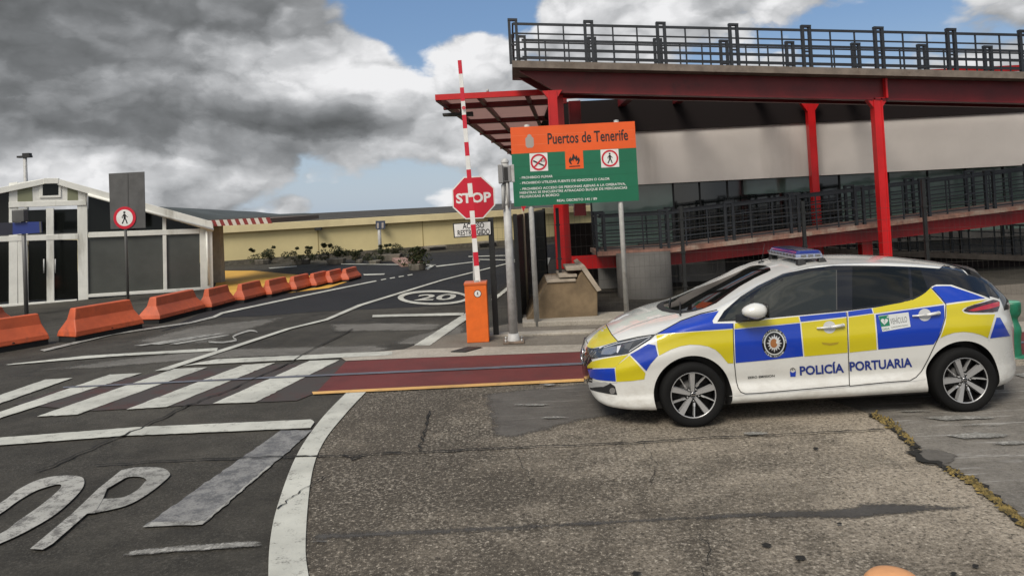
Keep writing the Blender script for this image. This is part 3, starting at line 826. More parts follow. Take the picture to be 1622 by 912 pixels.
# --- glass and black trim
WINB = [(1136, 509.5), (1147, 492.5), (1173, 470), (1200, 453), (1240, 434), (1280, 425.5), (1320, 421), (1360, 420.8), (1400, 421.2), (1450, 423), (1487.6, 425.6), (1499, 417.8), (1512, 420), (1524, 428), (1534, 437), (1550, 450), (1566, 467), (1568, 472.5), (1558, 468.5), (1530, 459), (1507, 450.8), (1483, 450.5), (1476, 453.5), (1468, 462), (1458, 469), (1446, 475), (1425, 480), (1385, 487), (1340, 492.5), (1290, 497), (1230, 502.5), (1180, 507.5)]
b = MB(); skin(b, WINB, T1, 0, 2.4); trim = film('window_trim', b, m_gblack)
mirror_copy(trim, 'window_trim')
for nm, poly in (('side_window', [(1196, 506), (1194, 470), (1206, 457), (1240, 440), (1285, 430.5), (1325, 427), (1324.5, 491.5), (1270, 497)]),
                 ('quarter_light', [(1146, 506.5), (1156, 491), (1173, 475), (1188, 464.5), (1189, 504)]),
                 ('side_window', [(1350, 489), (1350, 423.5), (1400, 424), (1438, 425.5), (1441, 472), (1420, 478)]),
                 ('quarter_light', [(1446, 471), (1443, 427), (1458, 428), (1469, 457), (1460, 465)])):
    b = MB(); skin(b, poly, T2, 0, 6); w_ = film(nm, b, m_glass if poly[0][0] > 1300 else mat('front door glass', (0.018, 0.021, 0.019), 0.03, spec=0.6)); mirror_copy(w_, nm)  # paler copy for the front windows, some reflection put into the base colour
b = MB(); skin_line(b, [(1324.5, 428), (1325, 491)], 1.6, T3, 0); film('window_rubber', b, mat('window rubber', (0.05, 0.05, 0.05), 0.6))
# windscreen: laid on from above so that it spans the full width
def skin_top(poly_xy, off, m, name, step=.06, direction=(0, 0, -1), start=3.0, axes='xy'):
    vs, fs = cdt(poly_xy, step); P = []
    for a_, c_ in vs:
        o_ = Vector((a_, c_, start)) if axes == 'xy' else Vector((start, a_, c_))
        p, nrm, _, _ = BODY.ray_cast(o_, Vector(direction))
        if p is not None and nrm.dot(Vector(direction)) > 0: nrm = -nrm
        P.append(p + nrm * off if p is not None else None)
    ok = [f for f in fs if all(P[i] is not None for i in f)]
    b = MB(); b.add([p or Vector() for p in P], ok, 0, True)
    o = b.build(name, m, car, local=True, fix=False)
    me = o.data; bm = bmesh.new(); bm.from_mesh(me); d = Vector(direction)
    bmesh.ops.reverse_faces(bm, faces=[f for f in bm.faces if f.normal.dot(d) > 0]); bm.to_mesh(me); bm.free()
    return o
def hxy(x, y):
    p = hit(x, y); return (p.x, p.y)
near_ = [hxy(*q) for q in ((1078, 496.4), (1096, 493.5), (1113.7, 489), (1134.7, 480), (1153, 466.5), (1171.6, 453.7), (1195, 440.5), (1216, 431), (1221, 428.3))]
c0, c1 = near_[0], near_[-1]
wsl = [(c0[0] - .135, 0), (c0[0] - .125, c0[1] * .35), (c0[0] - .075, c0[1] * .72)] + near_ + [(c1[0] + .035, c1[1] * .6), (c1[0] + .05, 0)]
ws_o = skin_top(wsl + [(x, -y) for x, y in wsl[1:-1]][::-1], T1, m_glass, 'windscreen')
cowl = [(c0[0] - .14, 0), (c0[0] - .13, c0[1] * .35), (c0[0] - .08, c0[1] * .72), (c0[0] - .008, c0[1] * 1.01), near_[2], (c0[0] + .03, c0[1] * .8), (c0[0] - .02, c0[1] * .6), (c0[0] - .055, c0[1] * .3), (c0[0] - .065, 0)]
skin_top(cowl + [(x, -y) for x, y in cowl[1:-1]][::-1], T2, m_plast, 'cowl_panel')
for y0, y1 in ((-.55, -.02), (-.05, .45)):
    b = MB()
    a_ = BODY.ray_cast(Vector((c0[0] - .02, y0, 3)), Vector((0, 0, -1)))[0]; c_ = BODY.ray_cast(Vector((c0[0] + .10, y1, 3)), Vector((0, 0, -1)))[0]
    b.tube(a_ + Vector((-.01, 0, .02)), c_ + Vector((0, 0, .018)), .010, .006, 8)
    b.build('wiper', m_plast, car, local=True)
skin_top([(-.62, 1.22), (.62, 1.22), (.70, .95), (.5, .93), (-.5, .93), (-.70, .95)], T1, m_gblack, 'rear_window', direction=(-1, 0, 0), start=5.0, axes='yz')
# rear spoiler in black with a grey edge
b = MB(); sp = []
for y in np.linspace(-.60, .60, 13):
    e_ = 1 - (abs(y) / .62) ** 2 * .42
    sp.append([(3.00, y, ZC(3.0) - .035 * (abs(y) / .6) ** 2 + .004), (3.06, y, 1.385 - .05 * (abs(y) / .6) ** 2), (3.00 + .29 * e_ ** 2, y, 1.345 - .055 * (abs(y) / .6) ** 2), (2.99 + .29 * e_ ** 2, y, 1.285 - .055 * (abs(y) / .6) ** 2), (3.02, y, 1.29 - .05 * (abs(y) / .6) ** 2)])
n5 = 5
b.add([p for r_ in sp for p in r_], [[i * n5 + j, i * n5 + (j + 1) % n5, (i + 1) * n5 + (j + 1) % n5, (i + 1) * n5 + j] for i in range(12) for j in range(n5)] + [list(range(n5)), [12 * n5 + j for j in range(n5)]], 0)
b.build('spoiler', mat('spoiler black', (0.03, 0.03, 0.032), 0.25, coat=0.4), car, local=True, bevel=.006)

# --- livery and panels (outlines measured on the photo, laid on the skin)
gap = 1.25
b = MB()
skin(b, z5([(228, 362), (262, 300), (300, 250), (380, 180), (455, 112), (480, 150), (525, 228), (598, 306), (500, 335), (400, 362), (290, 392), (245, 380)]), T1, 0, 4)
skin_line(b, z5([(458, 105), (480, 150), (525, 228), (602, 312)]), 1.3, T2, 1)
skin_line(b, [(979, 541), (1010, 534), (1039, 530), (1079, 508), (1110, 497), (1136, 491)], 1.2, T2, 1)
skin_line(b, [(970, 530), (1000, 516), (1040, 503), (1075, 495)], .9, T1, 2)  # grey line drawn as the shade along the bonnet fold
film('bonnet', b, [m_yellow, m_gap, mat('panel crease', (0.42, 0.42, 0.41), 0.4)])
b = MB()
skin(b, z5([(233, 600), (282, 552), (420, 517), (640, 480), (728, 466), (640, 545), (572, 612), (558, 622), (400, 627), (235, 628)]), T1, 0, 4)
skin(b, z5([(236, 643), (400, 637), (560, 630), (574, 788), (470, 782), (350, 768), (270, 742)]), T1, 1, 4)
skin(b, z5([(740, 478), (830, 575), (930, 690), (915, 762), (760, 782), (582, 793), (568, 625), (590, 595)]), T1, 0, 4)
skin_line(b, z5([(205, 790), (260, 770), (350, 795), (470, 812), (590, 800)]), .9, T1, 2)  # grey line drawn as the shade along the bumper fold
film('front_bumper', b, [m_yellow, m_blue, mat('panel crease', (0.42, 0.42, 0.41), 0.4)])
b = MB()
skin(b, z5([(745, 465), (860, 400), (960, 338), (1050, 352), (1080, 480), (990, 580), (940, 662), (840, 560)]), T1, 1, 4)
skin(b, [(1039.8, 531), (1100, 525.5), (1161, 521.5), (1161.5, 575), (1153, 575), (1147, 568), (1141, 560.5), (1133, 553.5), (1122, 548.5), (1108, 546), (1093, 545.5), (1078, 548), (1062, 553.5), (1044, 563), (1041, 548)], T1, 0, 5)
skin(b, [(1040.5, 529.3), (1058, 519), (1079, 508.8), (1110.5, 498), (1138.6, 492.6), (1132, 502), (1128.5, 508), (1130, 512.3), (1161, 512), (1161, 519.8), (1100, 524)], T1, 1, 3.5)
film('front_wing', b, [m_yellow, m_blue])
b = MB()
skin(b, [(1164, 512), (1215, 506), (1264.7, 501.2), (1267, 510.0), (1215, 515.5), (1163.4, 520)], T1, 0, 5)
skin(b, [(1266.2, 501), (1339.8, 494), (1340.5, 501.2), (1268, 509.4)], T1, 1, 5)
skin(b, [(1163.2, 521.5), (1215, 516.8), (1267, 511.5), (1269.5, 538), (1272, 563.6), (1220, 569.5), (1165, 574.6)], T1, 1, 6)
skin(b, [(1269, 511.2), (1340.7, 503), (1341.8, 530), (1342.3, 558.2), (1274, 564.2), (1271.5, 538)], T1, 0, 6)
skin(b, zd([(790, 322), (860, 330), (935, 320), (925, 338), (860, 350), (800, 340)]), T2, 3, 4)
skin_line(b, [(1161, 512), (1161.5, 540), (1163, 574), (1166, 603), (1169, 614), (1173, 620.5), (1180, 623.2), (1200, 622.4), (1345, 610)], gap, T2, 2)
skin_line(b, [(1341, 494.5), (1342.6, 530), (1343.6, 560), (1345.3, 611)], gap, T2, 2)
fd = film('front_door', b, [m_yellow, m_blue, m_gap, mat('scuff', (0.36, 0.27, 0.02), 0.5)])
b = MB()
skin(b, [(1343, 493.5), (1380.2, 488.3), (1382.6, 495.8), (1343.6, 501)], T1, 1, 5)
skin(b, [(1344, 502.6), (1384.2, 497), (1387, 525), (1388.6, 553.4), (1345.3, 558)], T1, 0, 6)
skin(b, [(1382, 488.2), (1410, 482.6), (1436.5, 477), (1450, 473), (1457.5, 468.8), (1466, 463.5), (1473.5, 456), (1483, 467), (1494.6, 480.6), (1440, 488.5), (1384, 496.2)], T1, 0, 5)
skin(b, [(1386.7, 498), (1440, 490.5), (1495, 483), (1496, 503), (1491, 520), (1485.6, 535), (1478.6, 545), (1440, 548.5), (1391, 553.2), (1389, 525)], T1, 1, 6)
skin_line(b, [(1345.3, 611), (1400, 605.5), (1441, 602.5), (1451, 597), (1459, 588), (1470, 568), (1479, 549), (1490, 526), (1497, 503), (1498, 482), (1490, 472), (1475, 456)], gap, T2, 2)
rd = film('rear_door', b, [m_yellow, m_blue, m_gap])
b = MB()
skin(b, z7([(277, 130), (292, 108), (310, 103), (400, 99), (490, 100), (600, 135), (760, 188), (915, 245), (770, 265), (600, 285), (440, 308), (370, 225)]), T1, 1, 5)
skin(b, z7([(448, 328), (600, 305), (770, 282), (940, 262), (870, 290), (780, 320), (705, 345), (655, 365), (632, 390), (660, 420), (730, 440), (850, 442), (1032, 438), (1000, 560), (945, 722), (900, 700), (850, 680), (760, 657), (650, 648), (540, 658), (440, 690), (375, 722), (410, 630), (437, 548), (450, 440)]), T1, 0, 5)
skin(b, z7([(1050, 478), (1092, 478), (1150, 580), (1213, 698), (1090, 712), (972, 727), (1010, 610)]), T1, 1, 4)
skin_line(b, z7([(1035, 440), (1000, 560), (950, 730), (965, 755)]), .9, T1, 3)
film('rear_wing', b, [m_yellow, m_blue, m_gap, m_stwhite])
# white line of the side skirt: shut line between door and sill
b = MB(); skin_line(b, [(1156, 627), (1250, 620), (1350, 612), (1450, 603), (1466, 600)], .8, T1, 0); film('sill', b, mat('panel crease', (0.42, 0.42, 0.41), 0.4))

# --- lettering and emblems
b = MB()
skin_text(b, 'POLICÍA', (1267, 593.4), (70, -4.6), 70, 14.0, T2, 0, 0.03)
film('lettering', b, m_text, fd); b = MB()
skin_text(b, 'PORTUARIA', (1346, 586.8), (99, -6.8), 99, 14.4, T2, 0, 0.03)
film('lettering', b, m_text, rd)
b = MB()
cr = zd([(528, 562), (552, 575), (578, 560), (575, 606), (532, 608)])
skin(b, cr, T2, 0, 3)
skin_line(b, zd([(534, 558), (536, 542), (552, 534), (568, 542), (572, 558)]), 1.0, T2, 1, 2)
skin_line(b, zd([(545, 548), (556, 548)]), 1.6, T2, 1, 2)
film('crest', b, [m_blue, m_plast], fd)
b = MB()
skin_text(b, 'ZERO EMISSION', (1184, 599.3), (43, -3.2), 43, 3.6, T2, 0, 0.02)
film('badge_lettering', b, m_plast, fd)
# round emblem
cx, cy, ex, ey = 1226.3, 543.2, 19.6, 22.6
def el(rx, ry, n=40, ox=0, oy=0): return [(cx + ox + rx * math.cos(2 * math.pi * i / n), cy + oy + ry * math.sin(2 * math.pi * i / n)) for i in range(n)]
b = MB()
skin(b, el(ex, ey), T2, 0, 6)
for k_, (r0, r1) in enumerate((((16.4, 18.6), (14.6, 16.8)),)):
    P0 = [hit(x, y, T3) for x, y in el(r0[0] if isinstance(r0, tuple) else r0, r1 if not isinstance(r1, tuple) else r0[1], 56)]
    P1 = [hit(x, y, T3) for x, y in el(r1[0], r1[1], 56)]
    b.add(P0 + P1, [[i, (i + 1) % 56, 56 + (i + 1) % 56, 56 + i] for i in range(56)], 1)
star = []
for i in range(32):
    t = 2 * math.pi * i / 32 - math.pi / 2; q = 1.0 if i % 2 == 0 else .62
    if i % 4 == 2: q = .88
    star.append((cx + 12.6 * q * math.cos(t), cy + 14.8 * q * math.sin(t)))
skin(b, star, T3, 2, 6)
skin(b, [(cx + 5.6 * math.cos(t) - 1.0, cy + 7.0 * math.sin(t)) for t in [i * math.pi / 8 for i in range(16)]], T4, 3, 5)
skin(b, [(cx + 2.2 * math.cos(t) + 4.6, cy + 2.8 * math.sin(t) - 1.5) for t in [i * math.pi / 6 for i in range(12)]], T4 + .001, 1, 5)
def arc_text(txt, r_x, r_y, a0, a1, h, flip=False):
    n = len(txt)
    for i, ch in enumerate(txt):
        if ch == ' ': continue
        t = a0 + (a1 - a0) * (i + .5) / n
        px, py = cx + r_x * math.cos(t), cy + r_y * math.sin(t)
        tx, ty = (-math.sin(t), math.cos(t)) if not flip else (math.sin(t), -math.cos(t))
        w = h * .62
        o_ = (px - tx * w / 2 - (ty * h / 2 if True else 0), py - ty * w / 2 + (tx * h / 2))
        skin_text(b, ch, o_, (tx, ty), w, h, T3, 4, 0.01, upv=(ty, -tx))
arc_text('AUTORIDAD PORTUARIA DE TENERIFE', 18.3, 21.0, math.pi * 1.0, math.pi * 2.0, 2.4)
arc_text('POLICIA PORTUARIA', 18.3, 21.2, math.pi * .80, math.pi * .20, 2.7, True)
film('emblem', b, [mat('emblem black', (0.01, 0.01, 0.012), 0.35), m_stwhite, m_silver, m_gold, m_stwhite], fd)
# defibrillator sticker
b = MB()
skin(b, [(1391, 500), (1438.6, 494.3), (1442, 517.3), (1397.5, 525)], T2, 0, 8)
skin(b, [(1391.6, 500.6), (1406.5, 498.8), (1409.3, 515.6), (1394.8, 517.6)], T3, 1, 6)
hx, hy = 1400.3, 508.8
heart = [(hx + .36 * 16 * math.sin(t) ** 3, hy - .36 * (13 * math.cos(t) - 5 * math.cos(2 * t) - 2 * math.cos(3 * t) - math.cos(4 * t))) for t in [i * math.pi / 12 for i in range(24)]]
skin(b, heart, T4, 0, 5)
skin_line(b, [(hx + 1, hy - 2.5), (hx - 1.3, hy + .4), (hx + 1.2, hy + .1), (hx - .5, hy + 3)], .8, T4 + .001, 1, 2)
skin_line(b, [(1403.8, 502.2), (1407, 501.8)], 1.0, T4, 0, 2); skin_line(b, [(1405.2, 500.6), (1405.6, 503.4)], 1.0, T4, 0, 2)
skin_text(b, 'VEHÍCULO', (1410.6, 513.6), (26.5, -3.9), 26.5, 9.6, T3, 2, 0.0)
skin_text(b, 'CARDIOPROTEGIDO', (1411.5, 519.6), (27, -4.0), 27, 2.4, T3, 2, 0.0)
skin_text(b, 'DEA', (1398, 523.0), (11, -1.6), 11, 3.4, T3, 1, 0.0)
film('sticker', b, [m_stwhite, m_stgreen, mat('sticker grey ink', (0.12, 0.13, 0.13), 0.5)], rd)

# --- handles
for (hx, hy, par) in ((1313.5, 518, fd), (1464.5, 498.6, rd)):
    b = MB(); skin(b, [(hx + 10.2 * math.cos(t), hy + 9.8 * math.sin(t)) for t in [i * math.pi / 12 for i in range(24)]], T2 + .0005, 0, 5)
    film('handle_cup', b, mat('handle cup', (0.47, 0.475, 0.47), 0.3, coat=1.0), par)  # flat disc, greyed in place of the shade of its hollow
    b = MB()
    a_, m_, c_ = hit(hx - 20, hy + 1.6, .018), hit(hx, hy + .2, .034), hit(hx + 20, hy - 3.2, .024)
    b.tube(a_, m_, .008, .0125, 10); b.tube(m_, c_, .0125, .019, 10); b.sphere(c_, (.022, .016, .019), 6); b.sphere(a_, .008, 5)
    b.tube(hit(hx + 18, hy - 3, -.01), c_, .016, .016, 8)
    b.build('handle', m_paint, par, local=True)

# --- lamps, grille, bumper openings
HL = z5([(262, 522), (300, 478), (375, 402), (430, 368), (520, 338), (600, 316), (740, 288), (880, 262), (1044, 238), (1000, 280), (935, 322), (830, 388), (720, 455), (640, 470), (520, 486), (400, 502)])
b = MB(); skin(b, HL, T2, 0, 4); hl = film('headlight', b, m_lampgl)
b = MB()
skin(b, z5([(400, 470), (410, 420), (440, 390), (520, 372), (580, 372), (580, 440), (520, 468)]), T3, 0, 4)
skin(b, z5([(590, 370), (640, 358), (625, 400), (600, 450), (586, 445)]), T3, 1, 4)
skin(b, z5([(680, 345), (790, 320), (740, 410), (680, 400)]), T3, 2, 4)
skin_line(b, z5([(430, 385), (600, 335), (800, 295), (1000, 250)]), .9, T3, 1)
skin_line(b, z5([(735, 430), (860, 350), (985, 270)]), .8, T3, 1)
skin(b, z5([(800, 325), (940, 285), (860, 340), (740, 425)]), T3, 3, 4)
hr = film('reflector', b, [m_lampsil, mat('lamp bright strip', (0.8, 0.8, 0.8), 0.2, 0.4), mat('lamp mid', (0.16, 0.16, 0.16), 0.2, 0.5), mat('lamp hatch', (0.09, 0.09, 0.09), 0.3, 0.5)], hl)
h2 = mirror_copy(hl, 'headlight'); mirror_copy(hr, 'reflector', h2)
b = MB()
GR = z5([(160, 620), (172, 540), (195, 450), (228, 372), (260, 388), (300, 394), (380, 382), (300, 470), (258, 522), (235, 570), (226, 640), (210, 720), (196, 765), (178, 700)])
skin(b, GR, T1, 0, 4)
gro = film('grille', b, m_gblack)
mirror_copy(gro, 'grille')
skin_top([(-.42, .36), (-.45, .52), (-.40, .66), (-.30, .72), (.30, .72), (.40, .66), (.45, .52), (.42, .36), (.30, .31), (-.30, .31)], T1 * .7, m_gblack, 'grille_mesh', direction=(1, 0, 0), start=-3.0, axes='yz')
b = MB(); skin_line(b, z5([(375, 392), (310, 440), (262, 500), (238, 560)]), 2.6, T3, 0); film('grille_bar', b, mat('dark chrome', (0.25, 0.25, 0.26), 0.2, 0.9), gro)
b = MB(); skin(b, [(900 + x / 2.85, 370 + y / 2.85) for x, y in [(72, 690), (110, 694), (150, 690), (172, 678), (190, 673), (212, 688), (222, 727), (180, 722), (130, 712), (95, 702)]], T1, 0, 4)
fo = film('fog_recess', b, m_plast); mirror_copy(fo, 'fog_recess')
b = MB(); skin(b, [(900 + x / 2.85, 370 + y / 2.85) for x, y in [(76, 668), (120, 672), (168, 668), (190, 676), (160, 690), (110, 690), (80, 686)]], T2, 0, 4)
film('bumper_insert', b, mat('grey insert', (0.33, 0.33, 0.32), 0.35, coat=0.5), fo)
b = MB(); fc = (900 + 201 / 2.85, 370 + 708 / 2.85)
skin(b, [(fc[0] + 4.6 * math.cos(t), fc[1] + 5 * math.sin(t)) for t in [i * math.pi / 8 for i in range(16)]], T3, 0, 3)
film('fog_lamp', b, m_lampsil, fo)
# front badge
nb = BODY.ray_cast(Vector((-3, 0, .60)), Vector((1, 0, 0)))[0]
b = MB(); b.lathe([(.001, 0), (.055, 0), (.06, .008), (.055, .016), (.045, .012), (.001, .012)], n=28, axis='Y')
b.v = [Vector((nb.x - v.y, v.x, nb.z + v.z)) for v in b.v]
b.build('emblem', m_chrome, car, local=True)
b = MB(); pts_ = []
for y, z in ((-.36, .70), (-.24, .56), (-.12, .50), (.12, .50), (.24, .56), (.36, .70)):
    p = BODY.ray_cast(Vector((-3, y, z)), Vector((1, 0, 0)))[0]; pts_.append(p + Vector((-.006, 0, 0)))
for p, q in zip(pts_, pts_[1:]): b.tube(p, q, .014, .014, 8)
b.build('grille_bar', mat('dark chrome', (0.25, 0.25, 0.26), 0.2, 0.9), car, local=True)
# tail lamp
TL = z7([(650, 392), (700, 352), (780, 324), (900, 294), (1010, 262), (1062, 272), (1086, 292), (1086, 340), (1062, 402), (1000, 413), (860, 416), (720, 414), (672, 405)])
b = MB(); skin(b, TL, T2, 0, 4); tl = film('tail_lamp', b, m_tailblk)
b = MB(); skin(b, z7([(705, 393), (800, 360), (900, 332), (1000, 305), (1072, 288), (1084, 300), (1084, 338), (1040, 352), (960, 372), (860, 388), (770, 400)]), T3, 0, 4)
t2 = film('lens', b, m_tail, tl)
t3 = mirror_copy(tl, 'tail_lamp'); mirror_copy(t2, 'lens', t3)

# --- mirrors
def onside(px, py, yl):
    d = CINV.to_3x3() @ ray(px, py); return CEYE + d * ((yl - CEYE.y) / d.y)
mc = onside(1195.5, 492.5, -.985)
for sg in (-1, 1):
    c = Vector((mc.x, sg * abs(mc.y), mc.z - (.05 if sg > 0 else 0)))
    b = MB(); b.sphere(c, (.122, .09, .079), 10)
    for v in b.v:
        d = v - c
        v.z = c.z + d.z * (1.0 - .22 * (d.x < 0) * (-d.x / .122)) + .006 * d.x
        v.x = c.x + max(-.122, min(.112, d.x * 1.06))
    mo = b.build('door_mirror', m_paint, car, local=True)
    b = MB(); b.box((c.x + .108, c.y - .075, c.z - .066), (c.x + .117, c.y + .075, c.z + .064)); b.build('mirror_glass', m_gblack, mo, local=True, bevel=.01)
    p = BODY.ray_cast(Vector((mc.x - .02, sg * 3, mc.z - .10)), Vector((0, -sg, 0)))[0]
    b = MB(); b.hexa([c + Vector((-.08, sg * .03, -.075)), c + Vector((.09, sg * .03, -.075)), p + Vector((.11, -sg * .02, -.03)), p + Vector((-.15, -sg * .02, -.03))],
                     [c + Vector((-.08, 0, -.045)), c + Vector((.09, 0, -.045)), p + Vector((.10, -sg * .03, .05)), p + Vector((-.12, -sg * .03, .05))])
    b.build('mirror_foot', m_plast, mo, local=True, bevel=.008)

# --- light bar, antenna
lbx, lbz = 1.43, 1.546
b = MB()
def lb(z0, z1, x0, x1, hw, mi, tap=.0):
    out = []
    for z, s in ((z0, 1), (z1, 1 - tap)):
        cx_ = (x0 + x1) / 2; hx_ = (x1 - x0) / 2 * s
        out.append([(cx_ + hx_ * a, b__ * hw * (1 - .04 * (1 - s) / .1), z) for a, b__ in ((-.8, -1), (.8, -1), (1, -.93), (1, .93), (.8, 1), (-.8, 1), (-1, .93), (-1, -.93))])
    return out
b = MB(); b.hexa(*lb(lbz, lbz + .018, lbx - .15, lbx + .15, .42, 0)); bar = b.build('light_bar', mat('light bar base', (0.45, 0.46, 0.48), 0.3, 0.5), car, local=True, bevel=.005)
b = MB(); b.hexa(*lb(lbz + .018, lbz + .05, lbx - .145, lbx + .145, .415, 0, .04)); b.build('clear_lens', m_bluelens2, bar, local=True, bevel=.006)
b = MB(); b.hexa(*lb(lbz + .05, lbz + .086, lbx - .14, lbx + .14, .41, 0, .18)); b.build('blue_lens', m_bluelens, bar, local=True, bevel=.012)
b = MB()
rnd = random.Random(2)
for i in range(9):
    y = -.385 + i * .093
    b.box((lbx - .1485, y, lbz + .022), (lbx - .1455, y + .07, lbz + .044))
for i in range(3): b.box((lbx - .10 + .075 * i, -.422, lbz + .022), (lbx - .045 + .075 * i, -.418, lbz + .044))
tag(b.build('lamp_module', m_lampsil, bar, local=True))
for sx in (-.10, .12):
    for sg in (-1, 1):
        p = BODY.ray_cast(Vector((lbx + sx, sg * .40, 3)), Vector((0, 0, -1)))[0]
        b = MB(); b.hexa([p + Vector((-.045, -.05, -.01)), p + Vector((.045, -.05, -.01)), p + Vector((.045, .04, -.01)), p + Vector((-.045, .04, -.01))],
                         [(p.x - .03, p.y - .03, lbz), (p.x + .03, p.y - .03, lbz), (p.x + .03, p.y + .03, lbz), (p.x - .03, p.y + .03, lbz)])
        b.build('mounting_foot', m_plast, bar, local=True, bevel=.006)
p = hit(1206, 415.5)
b = MB(); b.lathe([(.001, .02), (.03, .015), (.035, 0), (.035, -.01)], tuple(p), 14); b.tube(p + Vector((0, 0, .01)), p + Vector((.05, 0, .21)), .004, .002, 8)
b.build('antenna', m_plast, car, local=True)

# --- wheels
def wheel(cx, sg, spoke0):
    c = Vector((cx, sg * .80, .316)); f = sg
    b = MB(); hw = .10
    prof = [(.222, -.085), (.236, -.10), (.275, -.105), (.300, -.098), (.312, -.082), (.3165, -.05), (.3165, .05), (.312, .082), (.300, .098), (.275, .105), (.236, .10), (.222, .085), (.215, 0), (.222, -.085)]
    b.lathe(prof, n=64, axis='Y')
    for v in b.v: v += c
    w = b.build('wheel', m_tyre, car, local=True)
    def to(bb):
        for v in bb.v: v.y *= f; v += c
        return bb
    # rim: barrel and outer lip in black, machined face on top
    b = MB(); b.lathe([(.205, -.08), (.226, -.085), (.226, .078), (.219, .086), (.208, .074), (.205, -.08)], n=64, axis='Y')
    b.lathe([(.001, .012), (.205, .012)], n=48, axis='Y')
    b.lathe([(.001, .066), (.06, .064), (.062, .02)], n=28, axis='Y')
    to(b).build('rim', m_rimblk, w, local=True)
    rim = b
    ring = MB(); ring.lathe([(.2255, .0795), (.2275, .084), (.224, .0885), (.216, .087), (.2145, .083)], n=72, axis='Y')
    to(ring).build('rim_lip', m_alloy, w, local=True)
    for i in range(5):
        t = R(spoke0 + 72 * i); ax = Vector((math.cos(t), 0, math.sin(t))); pn = Vector((-math.sin(t), 0, math.cos(t)))
        s_ = MB()
        def P(r, o, y): return ax * r + pn * o + Vector((0, y, 0))
        s_.hexa([P(.03, -.020, .03), P(.215, -.034, .045), P(.215, .034, .045), P(.03, .020, .03)], [P(.03, -.015, .068), P(.217, -.027, .084), P(.217, .027, .084), P(.03, .015, .068)])
        to(s_).build('spoke', m_alloy, w, local=True)
        t2_ = t + R(36); ax = Vector((math.cos(t2_), 0, math.sin(t2_))); pn = Vector((-math.sin(t2_), 0, math.cos(t2_)))
        s_ = MB()
        s_.hexa([P(.085, .004, .03), P(.214, -.010, .045), P(.214, .006, .045), P(.085, .020, .03)], [P(.085, .009, .056), P(.216, -.006, .083), P(.216, .003, .083), P(.09, .018, .056)])
        s_.hexa([P(.08, .0, .02), P(.12, -.004, .03), P(.12, .02, .03), P(.08, .024, .02)], [P(.08, .004, .054), P(.115, .0, .066), P(.115, .016, .066), P(.08, .021, .054)])
        to(s_).build('thin_spoke', m_alloy, w, local=True)
        nt = MB(); ax2 = Vector((math.cos(t2_ + .05), 0, math.sin(t2_ + .05)))
        nt.tube(ax2 * .058 + Vector((0, .03, 0)), ax2 * .058 + Vector((0, .070, 0)), .0085, .0075, 8)
        to(nt).build('wheel_nut', m_alloy, w, local=True)
    hb = MB(); hb.lathe([(.001, .082), (.020, .081), (.027, .076), (.029, .066)], n=28, axis='Y'); to(hb).build('hub_cap', m_plast, w, local=True)
    hb = MB(); hb.lathe([(.0225, .0815), (.0225, .084), (.0265, .081), (.0268, .077)], n=28, axis='Y')
    hb.hexa([(-.021, .082, -.0035), (.021, .082, -.0035), (.021, .082, .0035), (-.021, .082, .0035)], [(-.021, .0845, -.0035), (.021, .0845, -.0035), (.021, .0845, .0035), (-.021, .0845, .0035)])
    to(hb).build('hub_emblem', m_chrome, w, local=True)
    br = MB(); br.lathe([(.001, .020), (.14, .020), (.14, .013)], n=40, axis='Y'); to(br).build('brake_disc', mat('brake disc', (0.03, 0.03, 0.03), 0.5, 0.5), w, local=True)
    return w
wheel(0.0, -1, 90); wheel(2.7, -1, 180); wheel(0.0, 1, 90); wheel(2.7, 1, 90)
# underbody parts that show dark between the wheels
b = MB(); b.box((-.6, -.70, .155), (3.2, .70, .22)); b.build('underbody', m_plast, car, local=True)
# ------------------------------------------------------------------ things round the gate
m_galv = mat('galvanised steel', (0.40, 0.40, 0.39), 0.6, 0.08, var=0.15, vscale=8, dirt=(0.26, 0.25, 0.23, 1), dscale=5)
m_grime = (0.06, 0.045, 0.03, 1)
m_orange = mat('orange cabinet paint', (0.66, 0.125, 0.014), 0.42, var=0.08, dirt=(0.42, 0.085, 0.015, 1), dscale=2.5, dlo=0.55, dhi=0.9, streak=True)
m_sred = mat('sign red', (0.50, 0.008, 0.028), 0.4)
m_swhite = mat('sign white', (0.66, 0.66, 0.64), 0.45, var=0.06)
m_sblack = mat('sign black', (0.012, 0.012, 0.012), 0.5)
m_sgreen = mat('sign green', (0.006, 0.125, 0.062), 0.42, var=0.08, vscale=2)
m_sorange = mat('sign orange', (0.70, 0.095, 0.012), 0.42, var=0.06, vscale=2)
m_sgrey = mat('sign grey', (0.33, 0.29, 0.26), 0.5)
m_signback = mat('sign back metal', (0.095, 0.095, 0.095), 0.5, 0.4, var=0.15, vscale=3)
m_dark = mat('dark green black steel', (0.010, 0.011, 0.011), 0.5, var=0.3)
m_rail = mat('charcoal railing paint', (0.013, 0.016, 0.021), 0.5, var=0.25, vscale=3)

